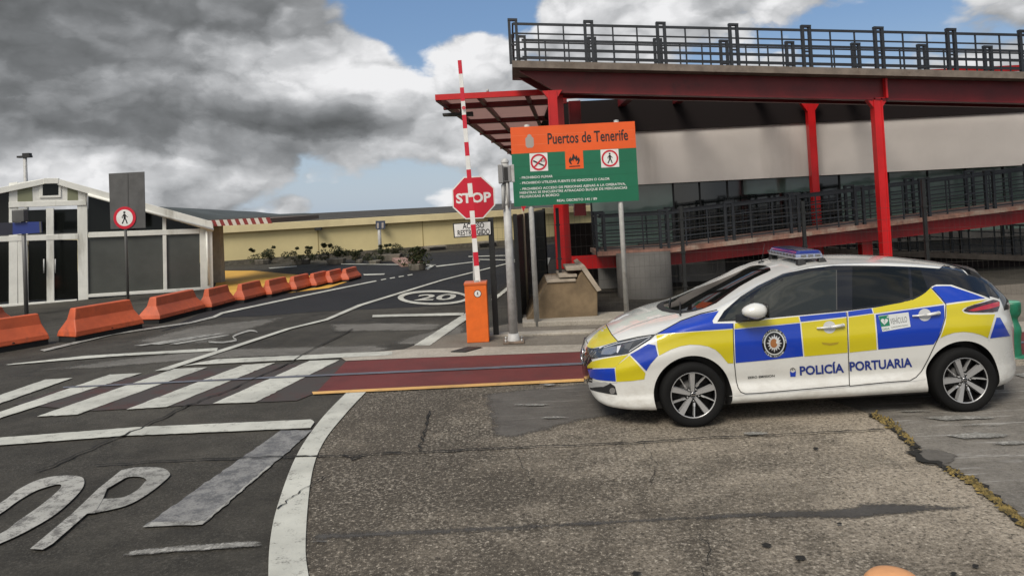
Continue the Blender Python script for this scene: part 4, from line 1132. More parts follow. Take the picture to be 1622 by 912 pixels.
class Board:
    """flat panel frame: pixel measurements become positions on an upright plane"""
    def __init__(s, px, py, Y, rz=0.0):
        s.o = A(px, py, Y); s.ux = Vector((math.cos(rz), math.sin(rz), 0)); s.uz = Vector((0, 0, 1)); s.n = Vector((math.sin(rz), -math.cos(rz), 0))
    def uv(s, px, py):
        d = ray(px, py); t = (s.o - EYE).dot(s.n) / d.dot(s.n); p = EYE + d * t - s.o
        return (p.dot(s.ux), p.z)
    def poly(s, b, uvs, front, thick=.003, mi=0):
        """solid outline whose front face stands front metres before the plane"""
        c = [s.o + s.ux * u + s.uz * v + s.n * (front - thick) for u, v in uvs]
        if sum(u0 * v1 - u1 * v0 for (u0, v0), (u1, v1) in zip(uvs, uvs[1:] + uvs[:1])) < 0: c = c[::-1]
        return b.hexa(c, [p + s.n * thick for p in c], mi)
    def px(s, b, pts, front, thick=.003, mi=0): return s.poly(b, [s.uv(*p) for p in pts], front, thick, mi)
    def disc(s, b, c, r, front, thick=.003, mi=0, n=36): return s.poly(b, [(c[0] + r * math.cos(2 * math.pi * i / n), c[1] + r * math.sin(2 * math.pi * i / n)) for i in range(n)], front, thick, mi)
    def ring(s, b, c, r0, r1, front, mi=0, n=40):
        for i in range(n):
            q = [(c[0] + r * math.cos(2 * math.pi * t / n), c[1] + r * math.sin(2 * math.pi * t / n)) for r, t in ((r0, i), (r1, i), (r1, i + 1), (r0, i + 1))]
            b.add([s.o + s.ux * u + s.uz * v + s.n * front for u, v in q], [[0, 1, 2, 3]], mi)
    def stroke(s, b, pts, w, front, mi=0):
        for (u0, v0), (u1, v1) in zip(pts, pts[1:]):
            L = math.hypot(u1 - u0, v1 - v0) or 1; nx, ny = -(v1 - v0) / L * w / 2, (u1 - u0) / L * w / 2
            q = [(u0 + nx, v0 + ny), (u0 - nx, v0 - ny), (u1 - nx, v1 - ny), (u1 + nx, v1 + ny)]
            b.add([s.o + s.ux * u + s.uz * v + s.n * front for u, v in q], [[0, 1, 2, 3]], mi)
    def text(s, b, txt, u, v, w, h, front, mi=0, bold=0.0):
        vs, fs = text_fit(txt, w, h, bold)
        b.add([s.o + s.ux * (u + x) + s.uz * (v + y) + s.n * front for x, y in vs], fs, mi)
    def man(s, b, c, r, front, mi=0):
        """walking figure pictogram"""
        x, y = c
        s.disc(b, (x, y + .62 * r), .13 * r, front, .0015, mi, 14)
        s.stroke(b, [(x - .02 * r, y + .45 * r), (x + .02 * r, y - .05 * r)], .26 * r, front, mi)
        s.stroke(b, [(x + .02 * r, y), (x + .18 * r, y - .32 * r), (x + .28 * r, y - .68 * r)], .14 * r, front, mi)
        s.stroke(b, [(x, y), (x - .12 * r, y - .32 * r), (x - .30 * r, y - .66 * r)], .14 * r, front, mi)
        s.stroke(b, [(x - .04 * r, y + .40 * r), (x - .28 * r, y + .12 * r), (x - .24 * r, y - .04 * r)], .09 * r, front, mi)
        s.stroke(b, [(x + .04 * r, y + .40 * r), (x + .24 * r, y + .16 * r), (x + .36 * r, y + .06 * r)], .09 * r, front, mi)
def flatfix(o):
    """lettering faces turned to the road"""
    bm = bmesh.new(); bm.from_mesh(o.data); inv = base_matrix(o).inverted() @ EYE
    bmesh.ops.reverse_faces(bm, faces=[f for f in bm.faces if f.normal.dot(inv - f.calc_center_median()) < 0]); bm.to_mesh(o.data); bm.free(); return o

# barrier gate: orange cabinet and raised boom
c0g = G(757.5, 543.5)
gate = thing('barrier_gate', 'orange gate cabinet with raised red and white striped boom beside the stop sign', 'barrier', tuple(c0g))
Yg = c0g.y
Wg = 35 / FPX * Yg
b = MB(); top = A(757, 447, Yg).z
b.box((c0g.x - Wg / 2, Yg, 0.01), (c0g.x + Wg / 2, Yg + .32, top - .02))
cab = b.build('cabinet', m_orange, gate, bevel=.012)
b = MB(); b.box((c0g.x - Wg / 2 - .008, Yg - .008, top - .055), (c0g.x + Wg / 2 + .008, Yg + .328, top)); b.build('lid', mat('cabinet lid', (0.50, 0.10, 0.02), 0.4), cab, bevel=.012)
bd = Board(757.5, 500, Yg)
b = MB(); cc = bd.uv(756.5, 465); bd.disc(b, cc, .062, .003, .003, 0); bd.disc(b, cc, .052, .0045, .0015, 1); bd.man(b, cc, .045, .007, 0); b.build('no_walking_label', [m_sblack, m_swhite], cab)
b = MB(); b.box((c0g.x - .02, Yg + .02, top), (c0g.x + .05, Yg + .12, top + .03)); b.build('hinge', m_galv, gate)
boomB, boomT = A(757, 446, Yg + .10), A(728, 96, Yg + .10)
bx = boomT - boomB; N = 17
for i, (t0, t1) in enumerate([(0.0, .071)] + [(.071 + .929 * k / 15, .071 + .929 * (k + 1) / 15) for k in range(15)]):
    b = MB(); w = .085 - .022 * (t0 + t1) / 2
    b.bar(boomB + bx * t0, boomB + bx * t1, .04, w, up=(1, 0, 0))
    b.build('boom_stripe', m_sred if i % 2 == 1 else m_swhite, gate)
# small red reflector printed on the upper white band
b = MB(); bdd = Board(735, 171, Yg + .05); pc = bdd.uv(734.5, 171); bdd.ring(b, pc, .012, .03, .0, 0, 20); bdd.ring(b, pc, .0, .01, .0, 0, 12); b.build('reflector', m_sred, gate, fix=False)

# stop sign behind the boom
sg_ = thing('stop_sign', 'red octagonal STOP sign behind the raised boom', 'stop sign', tuple(G(754, 532)))
Ys = G(754, 532).y
bs = Board(750, 313, Ys)
def octa(r): return [(r * math.cos(math.pi / 8 + i * math.pi / 4), r * math.sin(math.pi / 8 + i * math.pi / 4)) for i in range(8)]
ro = 36.5 / FPX * Ys
b = MB(); bs.poly(b, octa(ro), 0, .02, 0); bs.poly(b, octa(ro * .94), .002, .002, 1); plate = b.build('plate', [m_swhite, m_sred], sg_)
b = MB(); bs.text(b, 'STOP', -ro * .76, -ro * .205, ro * 1.52, ro * .42, .0035, 0, .035); flatfix(b.build('lettering', m_swhite, plate, fix=False))
b = MB(); pb = G(754, 532); b.tube(pb, bs.o + Vector((0, .035, ro * .5)), .033); b.build('pole', m_galv, sg_)
# restricted access plate on its dark post
pA = G(786.5, 535)
rs = thing('access_sign', 'white ACCESO RESTRINGIDO plate on dark post below the stop sign', 'sign', tuple(pA))
br = Board(750, 363, pA.y)
b = MB(); br.px(b, [(717, 354), (778, 349.5), (779, 372.5), (719, 377)], 0, .02, 0); br.px(b, [(719, 355.3), (776.5, 351.2), (777.3, 371), (720.6, 375.2)], .002, .002, 1)
pl = b.build('plate', [m_sblack, m_swhite], rs)
b = MB(); u0, v0 = br.uv(733, 362.5); u1, _ = br.uv(767, 361); br.text(b, 'ACCESO', u0, v0, u1 - u0, .095, .004, 0, .02)
u0, v0 = br.uv(725, 373.3); u1, _ = br.uv(776, 371); br.text(b, 'RESTRINGIDO', u0, v0, u1 - u0, .095, .004, 0, .02)
flatfix(b.build('lettering', m_sblack, pl, fix=False))
b = MB(); tz = A(779, 345, pA.y).z; b.box((pA.x - .05, pA.y, 0), (pA.x + .045, pA.y + .07, tz)); b.build('post', m_dark, rs, bevel=.006)
b = MB(); b.bar(br.o + Vector((-.1, .03, .02)), (pA.x, pA.y + .03, br.o.z + .06), .03, .04); b.build('bracket', m_dark, rs)

# galvanised control column with a grey camera box
pc_ = G(814, 543)
cp = thing('control_post', 'tall galvanised post with grey reader box beside the orange gate cabinet', 'post', tuple(pc_))
topc = A(803, 258, pc_.y); r_ = 7.2 / FPX * pc_.y
b = MB(); b.tube(pc_, (pc_.x, pc_.y, topc.z), r_, r_ * .8, 20); b.lathe([(r_ * 1.05, 0), (r_ * 1.05, .04), (r_, .05)], (pc_.x, pc_.y, A(808, 321, pc_.y).z - .02), 20); b.lathe([(r_ * 1.45, .04), (r_ * 1.12, .16), (r_, .16)], tuple(pc_), 20)
b.lathe([(r_ * .9, 0), (r_ * .9, .03), (r_ * .5, .07), (.001, .08)], (pc_.x, pc_.y, topc.z), 16)
b.build('pole', m_galv, cp)
b = MB(); b.box((pc_.x - .17, pc_.y - .17, .012), (pc_.x + .17, pc_.y + .17, .045)); fl = b.build('base_plate', mat('rusty base', (0.16, 0.12, 0.09), 0.8, 0.2, var=0.4), cp, bevel=.008)
for dx in (-.13, .13):
    for dy in (-.13, .13):
        b = MB(); b.tube((pc_.x + dx, pc_.y + dy, .04), (pc_.x + dx, pc_.y + dy, .085), .016, .016, 6); b.build('bolt', m_galv, fl)
x0, z0 = A(790, 291, pc_.y).x, A(790, 291, pc_.y).z; x1, z1 = A(814, 262, pc_.y).x, A(800, 261, pc_.y).z
b = MB(); b.box((x0, pc_.y - .16, z0), (x0 + .08, pc_.y + .14, z1)); b.box((x0 + .08, pc_.y - .13, z0 + .02), (x1 - .05, pc_.y + .12, z1 - .02)); rb = b.build('reader_box', mat('grey box', (0.23, 0.23, 0.23), 0.5, 0.2), cp, bevel=.01)
b = MB(); b.box((x0 + .095, pc_.y - .136, z0 + .04), (x0 + .16, pc_.y - .131, z1 - .05)); b.build('screen', m_sblack, rb)
b = MB(); b.box((x1 - .05, pc_.y - .165, z0 + .01), (x1, pc_.y + .1, z1 - .01)); b.build('side_panel', m_galv, rb, bevel=.006)
b = MB(); b.tube((pc_.x - .05, pc_.y - .09, z0 - .02), (pc_.x - .06, pc_.y - .07, z0 - .42), .03, .025, 10); b.tube((pc_.x + .02, pc_.y - .1, z0 - .0), (pc_.x + .03, pc_.y - .08, z0 - .4), .02, .02, 8); b.build('cable_duct', mat('duct grey', (0.33, 0.33, 0.32), 0.6), cp)

# port notice board
pl0 = G(851, 518); Yb = pl0.y
nb_ = thing('notice_board', 'orange and green Puertos de Tenerife notice board on two grey posts', 'sign', tuple(pl0))
B = Board(910, 260, Yb - .03)
C4 = [(807.5, 202.5), (1005, 192), (1012.5, 317.5), (815, 327.5)]
uv = [B.uv(*p) for p in C4]
L0, R0_ = (uv[0][0] + uv[3][0]) / 2, (uv[1][0] + uv[2][0]) / 2
Zt, Zb_ = (uv[0][1] + uv[1][1]) / 2, (uv[2][1] + uv[3][1]) / 2
Wb, Hb = R0_ - L0, Zt - Zb_
def at_(u, v): return (L0 + u * Wb, Zt - v * Hb)            # shares of the board, from its upper left corner
def rect(u0, v0, u1, v1): return [at_(u0, v1), at_(u1, v1), at_(u1, v0), at_(u0, v0)]
b = MB(); B.poly(b, rect(0, .0, 1, .335), 0, .03); top_p = b.build('header_panel', m_sorange, nb_)
b = MB(); B.poly(b, rect(0, .336, 1, 1), 0, .03); grn = b.build('green_panel', m_sgreen, nb_)
b = MB(); tu, tvv = at_(.295, .232); B.text(b, 'Puertos de Tenerife', tu, tvv, Wb * .645, Hb * .142, .003, 0, .016)
flatfix(b.build('lettering', m_sblack, top_p, fix=False))
b = MB()
cxy = at_(.15, .185); rr = .033 * Wb
B.poly(b, [(cxy[0] + x * rr, cxy[1] + y * rr) for x, y in ((-1, .7), (-.55, 1.1), (-.45, 1.5), (0, 1.75), (.45, 1.5), (.55, 1.1), (1, .7), (1, -1.1), (.6, -1.6), (-.6, -1.6), (-1, -1.1))], .003, .003)
b.build('crest', m_sgrey, top_p)
b = MB()
for v in (.11, .225): B.stroke(b, [at_(0.005, v), at_(.995, v)], .004, .0015)
flatfix(b.build('seam', mat('panel seam light', (0.78, 0.22, 0.09), 0.4), top_p, fix=False))
b = MB()
for v in (.5, .655, .82): B.stroke(b, [at_(0.005, v), at_(.995, v)], .005, .0015)
flatfix(b.build('seam', mat('panel seam dark', (0.004, 0.085, 0.042), 0.4), grn, fix=False))
def picto(u, v, mi_bg, name):
    c = at_(u, v); h = .072 * Wb
    b = MB(); B.poly(b, [(c[0] - h, c[1] - h), (c[0] + h, c[1] - h), (c[0] + h, c[1] + h), (c[0] - h, c[1] + h)], .005, .004, mi_bg)
    return b, c, h
b, c, h = picto(.215, .455, 1, 'x')
B.stroke(b, [(c[0] - .62 * h, c[1] + .18 * h), (c[0] + .55 * h, c[1] - .42 * h)], .17 * h, .008, 2)
for k in range(3): B.stroke(b, [(c[0] + (.28 + .16 * k) * h, c[1] + .0 * h), (c[0] + (.36 + .16 * k) * h, c[1] + .2 * h), (c[0] + (.26 + .16 * k) * h, c[1] + .42 * h)], .06 * h, .008, 2)
B.ring(b, c, .72 * h, .92 * h, .009, 0); B.stroke(b, [(c[0] - .56 * h, c[1] - .56 * h), (c[0] + .56 * h, c[1] + .56 * h)], .17 * h, .0095, 0)
flatfix(b.build('no_smoking_sign', [m_sred, m_swhite, m_sblack], grn, fix=False))
b, c, h = picto(.5, .448, 0, 'x')
fl_ = [(-.42, -.5), (-.62, -.2), (-.6, .1), (-.4, .38), (-.36, .12), (-.2, .34), (-.12, .72), (.06, .44), (.1, .22), (.22, .55), (.36, .3), (.4, .1), (.52, .3), (.62, -.1), (.44, -.5), (.26, -.5), (.42, -.18), (.3, -.06), (.2, -.24), (.12, .02), (-.04, .12), (-.1, -.14), (-.26, .0), (-.3, -.16), (-.42, -.12), (-.28, -.5)]
vv, ff = cdt([(c[0] + x * h, c[1] + y * h) for x, y in fl_], 1.0)
b.add([B.o + B.ux * x + B.uz * y + B.n * .008 for x, y in vv], ff, 1)
B.stroke(b, [(c[0] - .6 * h, c[1] - .72 * h), (c[0] + .6 * h, c[1] - .72 * h)], .1 * h, .008, 1)
flatfix(b.build('fire_sign', [m_sorange, m_sblack], grn, fix=False))
b, c, h = picto(.785, .452, 1, 'x')
B.man(b, c, .82 * h, .008, 2); B.ring(b, c, .74 * h, .93 * h, .009, 0)
flatfix(b.build('no_walking_sign', [m_sred, m_swhite, m_sblack], grn, fix=False))
b = MB()
for t, u, v, w in (('- PROHIBIDO FUMAR', .055, .655, .265), ('- PROHIBIDO UTILIZAR FUENTE DE IGNICION O CALOR', .055, .722, .72), ('- PROHIBIDO ACCESO DE PERSONAS AJENAS A LA OPERATIVA,', .055, .797, .845),
                   ('MIENTRAS SE ENCUENTRE ATRACADO BUQUE DE MERCANCIAS', .05, .845, .86), ('PELIGROSAS A BORDO', .05, .893, .315), ('REAL DECRETO 145 / 89', .345, .965, .32)):
    x, y = at_(u, v); B.text(b, t, x, y, w * Wb, .031 * Hb, .003, 0, .012)
flatfix(b.build('lettering', m_swhite, grn, fix=False))
for px_ in (851, 994):
    g0 = G(px_, 518 if px_ < 900 else 511)
    zt = Zt + B.o.z
    b = MB(); b.tube((g0.x, Yb + .03, 0.01), (g0.x, Yb + .03, zt + .03), .046 if px_ > 900 else .05, n=14); b.lathe([(.001, .02), (.045, .01), (.05, 0)], (g0.x, Yb + .03, zt + .03), 14); b.build('post', mat('white grey post', (0.42, 0.42, 0.40), 0.5, 0.1, var=0.12, dirt=(0.22, 0.2, 0.17, 1), dscale=4), nb_)

# give-way sign seen behind the board
ty = 15.3
tr = thing('yield_sign', 'red downward triangle sign half hidden behind the notice board', 'road sign', (A(827, 330, ty).x, ty, 0))
T = Board(826, 320, ty)
b = MB(); T.px(b, [(814, 305), (847, 303.5), (829, 334)], 0, .015, 0); T.px(b, [(819, 307.5), (841, 306.5), (828.7, 327)], .002, .002, 1); b.build('plate', [m_sred, m_swhite], tr)
b = MB(); b.tube((T.o.x + .02, ty + .04, 0), (T.o.x + .02, ty + .04, T.o.z + .1), .03); b.build('pole', mat('weathered pole', (0.3, 0.25, 0.17), 0.7), tr)

# dark mesh gate running back towards the wall
gA, gB_ = G(824, 512), G(867, 447)
dg_ = thing('fence_gate', 'tall dark mesh gate leaf standing open behind the grey post', 'gate', tuple(gA))
m_mesh = mat('dense dark mesh', (0.012, 0.016, 0.014), 0.6, var=0.4, vscale=2)
hgt = 2.02
b = MB()
for p in (gA, gA.lerp(gB_, .5), gB_): b.box((p.x - .04, p.y - .04, 0), (p.x + .04, p.y + .04, hgt + .05))
for z in (.06, hgt): b.bar(gA + Vector((0, 0, z)), gB_ + Vector((0, 0, z)), .05, .05)
b.build('frame', m_dark, dg_)
b = MB(); n = 62
for i in range(n):
    p = gA.lerp(gB_, i / n); q = gA.lerp(gB_, (i + .92) / n); b.bar(p + Vector((0, 0, hgt / 2 + .03)), q + Vector((0, 0, hgt / 2 + .03)), .012, hgt - .06)
b.build('mesh_panel', m_mesh, dg_)

# welded wire fence in front of the building
Yf = 14.25
fx0, fx1 = A(786, 500, Yf).x, A(1750, 470, Yf).x
wf = thing('wire_fence', 'thin dark welded wire fence along the pavement in front of the building', 'fence', (fx0, Yf, 0))
px_posts = [889.5, 1086, 1280, 1473, 1666]
tops = [329, 326, 318, 284, 270]
for i, px_ in enumerate(px_posts):
    x = A(px_, 470, Yf).x; zt = A(px_, tops[min(i, 4)], Yf).z
    b = MB(); b.box((x - .03, Yf - .03, 0), (x + .03, Yf + .03, zt)); fp = b.build('post', m_dark, wf)
    for z in (.5, 1.15, 1.8):
        b = MB(); b.box((x - .042, Yf - .042, z), (x + .042, Yf + .042, z + .035)); b.build('clamp', m_dark, fp)
b = MB(); z = .06
while z < 2.0:
    b.tube((fx0, Yf, z), (fx1, Yf, z), .0020, n=4, caps=False); z += .22
m_wire = mat('fence wire', (0.045, 0.04, 0.034), 0.6)
x = fx0
while x < fx1:
    b.tube((x, Yf, .03), (x, Yf, 2.0), .0013, n=4, caps=False); x += .10
b.build('wire_panel', m_wire, wf, fix=False)

# green bollard behind the car's tail
gb = G(1606, 565)
bo = thing('bollard', 'green painted cast bollard behind the tail of the police car', 'bollard', tuple(gb))
m_bg = mat('green bollard paint', (0.010, 0.135, 0.072), 0.4, var=0.2, vscale=9, dirt=(0.02, 0.07, 0.04, 1), dscale=8)
k_ = gb.y / FPX
H_ = (565 - 478) * k_
b = MB(); b.lathe([(.001, H_), (.095, H_), (.112, H_ - .012), (.115, H_ - .03), (.112, H_ - .13), (.098, H_ - .17), (.075, H_ - .20), (.068, H_ - .23), (.078, H_ - .27), (.10, H_ - .33), (.103, H_ - .38), (.095, H_ - .44), (.086, H_ - .52), (.088, .05), (.088, .0)], tuple(gb), 24)
b.build('shaft', m_bg, bo)
b = MB(); b.lathe([(.15, 0), (.15, .02), (.09, .03)], tuple(gb), 20); b.build('flange', m_bg, bo)
b = MB(); b.lathe([(.001, .004), (.10, .004), (.105, -.004)], (gb.x, gb.y, H_), 24); b.build('cap', mat('pale green cap', (0.12, 0.33, 0.22), 0.45), bo)

# unidentified orange shape at the lower frame edge, built as a rounded post
mk = A(1414, 906, 2.9)
mo_ = thing('unidentified_shape', 'pale orange rounded unidentified shape at the bottom edge of the photo', 'unidentified shape', (mk.x, 2.9, 0))
b = MB(); b.lathe([(.001, .0), (.05, -.004), (.085, -.014), (.105, -.035), (.112, -.07), (.112, -mk.z)], (mk.x, 2.9, mk.z), 28); b.build('shaft', mat('faded orange plastic', (0.62, 0.30, 0.13), 0.6, var=0.1), mo_)
b = MB(); b.lathe([(.20, 0), (.20, .05), (.12, .07)], (mk.x, 2.9, 0), 28); b.build('foot', m_plast, mo_)
# ------------------------------------------------------------------ the red ramp building
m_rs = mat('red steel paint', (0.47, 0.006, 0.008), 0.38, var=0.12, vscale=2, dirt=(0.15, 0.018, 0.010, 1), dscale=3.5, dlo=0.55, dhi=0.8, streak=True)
m_rsd = mat('shaded red steel paint', (0.115, 0.003, 0.005), 0.45, var=0.25, vscale=1.5, dirt=(0.04, 0.003, 0.004, 1), dscale=1.0)  # same red steel with the shade under decks and roof put in
m_deck = mat('stained deck edge', (0.15, 0.122, 0.10), 0.8, var=0.25, vscale=4, dirt=(0.085, 0.06, 0.045, 1), dscale=2.5)
m_deckred = mat('rusty deck edge', (0.23, 0.12, 0.09), 0.8, var=0.3, vscale=4, dirt=(0.30, 0.235, 0.19, 1), dscale=2.2, dlo=0.45, dhi=0.65)
m_soff = mat('soffit shade black', (0.010, 0.007, 0.007), 0.8, spec=0.2)  # near-black base: shade under decks and roof put into the colour
m_wallw = mat('white render', (0.50, 0.465, 0.435), 0.7, var=0.06, vscale=0.8, dirt=(0.40, 0.365, 0.335, 1), dscale=0.7, streak=True)
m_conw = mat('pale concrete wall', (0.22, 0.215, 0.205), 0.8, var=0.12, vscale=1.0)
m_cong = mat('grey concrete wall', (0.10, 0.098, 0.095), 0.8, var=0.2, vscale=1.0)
m_gl1 = mat('green tinted glass', (0.17, 0.25, 0.22), 0.12, var=0.15, vscale=0.6, coat=0.5)
m_gl2 = mat('dark curtain glass', (0.012, 0.015, 0.015), 0.08, coat=0.5)
m_plinth = mat('stained brown concrete', (0.175, 0.125, 0.072), 0.85, var=0.25, vscale=3, dirt=(0.085, 0.055, 0.03, 1), dscale=1.6, streak=True, bump=0.4)
m_plc = mat('pale step concrete', (0.33, 0.28, 0.22), 0.85, var=0.2, vscale=4)
m_panel = mat('canopy panel', (0.50, 0.38, 0.36), 0.6, var=0.1, vscale=1.5)
_t = m_panel.node_tree; _tr = _t.nodes.new('ShaderNodeBsdfTranslucent'); _tr.inputs[0].default_value = (0.80, 0.62, 0.58, 1)
_mx = _t.nodes.new('ShaderNodeMixShader'); _mx.inputs[0].default_value = 0.5
_t.links.new(_t.nodes['Principled BSDF'].outputs[0], _mx.inputs[1]); _t.links.new(_tr.outputs[0], _mx.inputs[2]); _t.links.new(_mx.outputs[0], _t.nodes['Material Output'].inputs[0])

bld = thing('ramp_building', 'red steel building with sloping pedestrian ramps and dark railings behind the police car', 'building', (A(1200, 470, 15).x, 15, 0))

def railing(P, Q, h, nb, name, post_w=.2, first=True, verts=2, rails=(0, .27, .52, .74, .97), thick=.035):
    """P to Q along the deck edge; twin posts with a cap, flat rails, two uprights in each bay"""
    P, Q = Vector(P), Vector(Q); d = Q - P; u = d.normalized()
    r = MB()
    for f in rails: r.bar(P + Vector((0, 0, h - .02 - f * (h - .06))), Q + Vector((0, 0, h - .02 - f * (h - .06))), thick, .028 if f else .05)
    for i in range(nb):
        for j in range(verts):
            c = P + d * ((i + (j + 1) / (verts + 1)) / nb); top = h - .03 if j % 2 == 0 or True else h * .6
            r.bar(c, c + Vector((0, 0, top)), .03, .02, up=(0, 1, 0))
    ro = r.build(name, m_rail, bld)
    for i in range(0 if first else 1, nb + 1):
        c = P + d * (i / nb); b = MB()
        for s in (-1, 1):
            e = c + u * (s * (post_w / 2 - .028))
            b.bar(e - Vector((0, 0, .06)), e + Vector((0, 0, h + .05)), .056, .075, up=(0, 1, 0))
        b.bar(c - u * post_w / 2 + Vector((0, 0, h + .06)), c + u * post_w / 2 + Vector((0, 0, h + .06)), .09, .045)
        b.bar(c - u * .06 + Vector((0, 0, h * .42)), c + u * .06 + Vector((0, 0, h * .42)), .04, .03)
        b.build('railing_post', m_rail, ro)
    return ro

# upper ramp deck
YU0, YU1 = 15.0, 16.62
uL, uR = A(811, 96, YU0), A(1622, 114, YU0)
sl = (uR.z - uL.z) / (uR.x - uL.x)
xE = uR.x + 3.5
def uz(x): return uL.z + sl * (x - uL.x)
def slab(x0, x1, y0, y1, zf, top, bot, m, name, parent=bld, mi=0, bevel=0):
    b = MB(); b.hexa([(x0, y0, zf(x0) + bot), (x1, y0, zf(x1) + bot), (x1, y1, zf(x1) + bot), (x0, y1, zf(x0) + bot)], [(x0, y0, zf(x0) + top), (x1, y0, zf(x1) + top), (x1, y1, zf(x1) + top), (x0, y1, zf(x0) + top)])
    return b.build(name, m, parent, bevel=bevel)
slab(uL.x, xE, YU0, YU1, uz, 0, -.14, m_deck, 'deck')
# beam under the deck with its tapered nose
xb0 = A(822, 110, YU0 + .12).x; xb1 = A(880, 139, YU0 + .12).x
b = MB()
for y in (YU0 + .34, YU1 - .40):
    b.hexa([(xb0, y, uz(xb0) - .145), (xb1, y, uz(xb1) - .56), (xE, y, uz(xE) - .56), (xE, y, uz(xE) - .145)][::-1], [(xb0, y + .12, uz(xb0) - .145), (xb1, y + .12, uz(xb1) - .56), (xE, y + .12, uz(xE) - .56), (xE, y + .12, uz(xE) - .145)][::-1])
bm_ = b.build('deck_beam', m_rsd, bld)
b = MB(); b.hexa([(xb1, YU0 + .28, uz(xb1) - .60), (xE, YU0 + .28, uz(xE) - .60), (xE, YU0 + .50, uz(xE) - .60), (xb1, YU0 + .50, uz(xb1) - .60)], [(xb1, YU0 + .28, uz(xb1) - .562), (xE, YU0 + .28, uz(xE) - .562), (xE, YU0 + .50, uz(xE) - .562), (xb1, YU0 + .50, uz(xb1) - .562)]); b.build('flange', m_rsd, bm_)
b = MB(); xg = A(1413, 130, YU0).x; b.box((xg - .02, YU0 + .22, uz(xg) - .56), (xg + .02, YU0 + .34, uz(xg) - .15)); b.build('stiffener', m_rs, bm_)
b = MB()
for i in range(9):
    x = xb1 + .3 + i * 1.35; b.hexa([(x - .05, YU0 + .47, uz(x) - .45), (x + .05, YU0 + .47, uz(x) - .45), (x + .05, YU1 - .41, uz(x) - .45), (x - .05, YU1 - .41, uz(x) - .45)], [(x - .05, YU0 + .47, uz(x) - .145), (x + .05, YU0 + .47, uz(x) - .145), (x + .05, YU1 - .41, uz(x) - .145), (x - .05, YU1 - .41, uz(x) - .145)])
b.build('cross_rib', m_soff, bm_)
pitch_ = 115.5 / FPX * YU0
xr0 = A(935, 90, YU0).x; rh = 64 / FPX * YU0 * .96
zt = lambda x, y, s=0: Vector((x, y, uz(x)))
nR = 7
railing(zt(uL.x + .05, YU0 + .06), zt(xr0, YU0 + .06), rh, 1, 'railing', first=True)
railing(zt(xr0, YU0 + .06), zt(xr0 + pitch_ * nR, YU0 + .06), rh, nR, 'railing', first=False)
xf0 = A(1042, 90, YU1).x - pitch_ * 1
railing(zt(uL.x + .25, YU1 - .06), zt(xf0, YU1 - .06), rh, 1, 'railing', first=True)
railing(zt(xf0, YU1 - .06), zt(xf0 + pitch_ * 8, YU1 - .06), rh, 8, 'railing', first=False)
railing(zt(uL.x + .05, YU0 + .10), zt(uL.x + .05, YU1 - .08), rh, 1, 'railing', first=False, verts=1)

# columns
def column(px, pyb, pyt, Y, w, m, name='column', zb=None, head=None, zt_=None):
    x = A(px, pyb, Y).x; z0 = A(px, pyb, Y).z if zb is None else zb; z1 = A(px, pyt, Y).z if zt_ is None else zt_
    b = MB(); b.box((x - w / 2, Y, z0), (x - w / 2 + .03, Y + w, z1)); b.box((x + w / 2 - .03, Y, z0), (x + w / 2, Y + w, z1)); b.box((x - w / 2 + .03, Y + .012, z0), (x + w / 2 - .03, Y + w - .012, z1))
    o = b.build(name, m, bld)
    if head:
        b = MB(); b.prism([(-w / 2, -head), (w / 2, -head), (w / 2 + head * .7, 0), (-w / 2 - head * .7, 0)], (x, Y + .02, z1), (1, 0, 0), (0, 0, 1), (0, w - .04, 0)); b.build('bracket', m, o)
    return o
xc = A(1398, 250, YU0 + .10).x
column(1402, 330, 150, YU0 + .28, .18, m_rs, zb=0, head=.2, zt_=uz(xc) - .56)
column(877.5, 200, 139, YU0 + .2, .19, m_rs, zb=.88, head=.16, zt_=uz(A(877, 140, YU0).x) - .56)
column(897, 400, 210, 15.75, .21, m_rs, zb=.93, zt_=4.55)
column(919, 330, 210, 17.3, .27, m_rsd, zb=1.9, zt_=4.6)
column(1293, 300, 205, 18.75, .18, m_rs, zb=0, head=.28, zt_=4.5)

# plinth of the corner columns
Yp = G(890, 515).y + .25
P0 = Board(890, 515, Yp)
front = [P0.uv(*p) for p in [(829, 509), (868, 448), (911, 445), (922, 428), (946.5, 462), (947, 512), (890, 519)]]
front = [(u, max(v, -.02) if i in (0, 5, 6) else v) for i, (u, v) in enumerate(front)]
front = [(front[0][0], 0.0)] + front[1:5] + [(front[5][0], 0.0)]
front = [(u, v + P0.o.z) for u, v in front]; P0.o.z = 0
front[0] = (front[0][0], 0); front[-1] = (front[-1][0], 0)
b = MB(); c = [Vector((P0.o.x + u, Yp, v)) for u, v in front]
b.hexa(c[::-1], [p + Vector((0, 1.7, 0)) for p in c[::-1]])
pl_o = b.build('plinth', m_plinth, bld, bevel=.02)
b = MB()
for (pa, pb_, zt2, th) in (((866, 447), (912, 446), 0, .05), ((885, 439), (914, 437), 0, .05), ((897, 428), (921, 426), 0, .05)):
    p, q = A(*pa, Yp), A(*pb_, Yp)
    b.box((p.x, Yp - .03, p.z - .01), (q.x, Yp + .9, p.z + .045))
b.build('step', m_plc, pl_o, bevel=.008)
p, q = A(922, 424, Yp), A(948, 461, Yp)
b = MB(); b.hexa([(p.x - .03, Yp - .05, p.z), (q.x - .03, Yp - .05, q.z), (q.x + .05, Yp - .05, q.z + .02), (p.x + .05, Yp - .05, p.z + .04)], [(p.x - .03, Yp + 1.7, p.z), (q.x - .03, Yp + 1.7, q.z), (q.x + .05, Yp + 1.7, q.z + .02), (p.x + .05, Yp + 1.7, p.z + .04)]); b.build('coping', m_plc, pl_o)

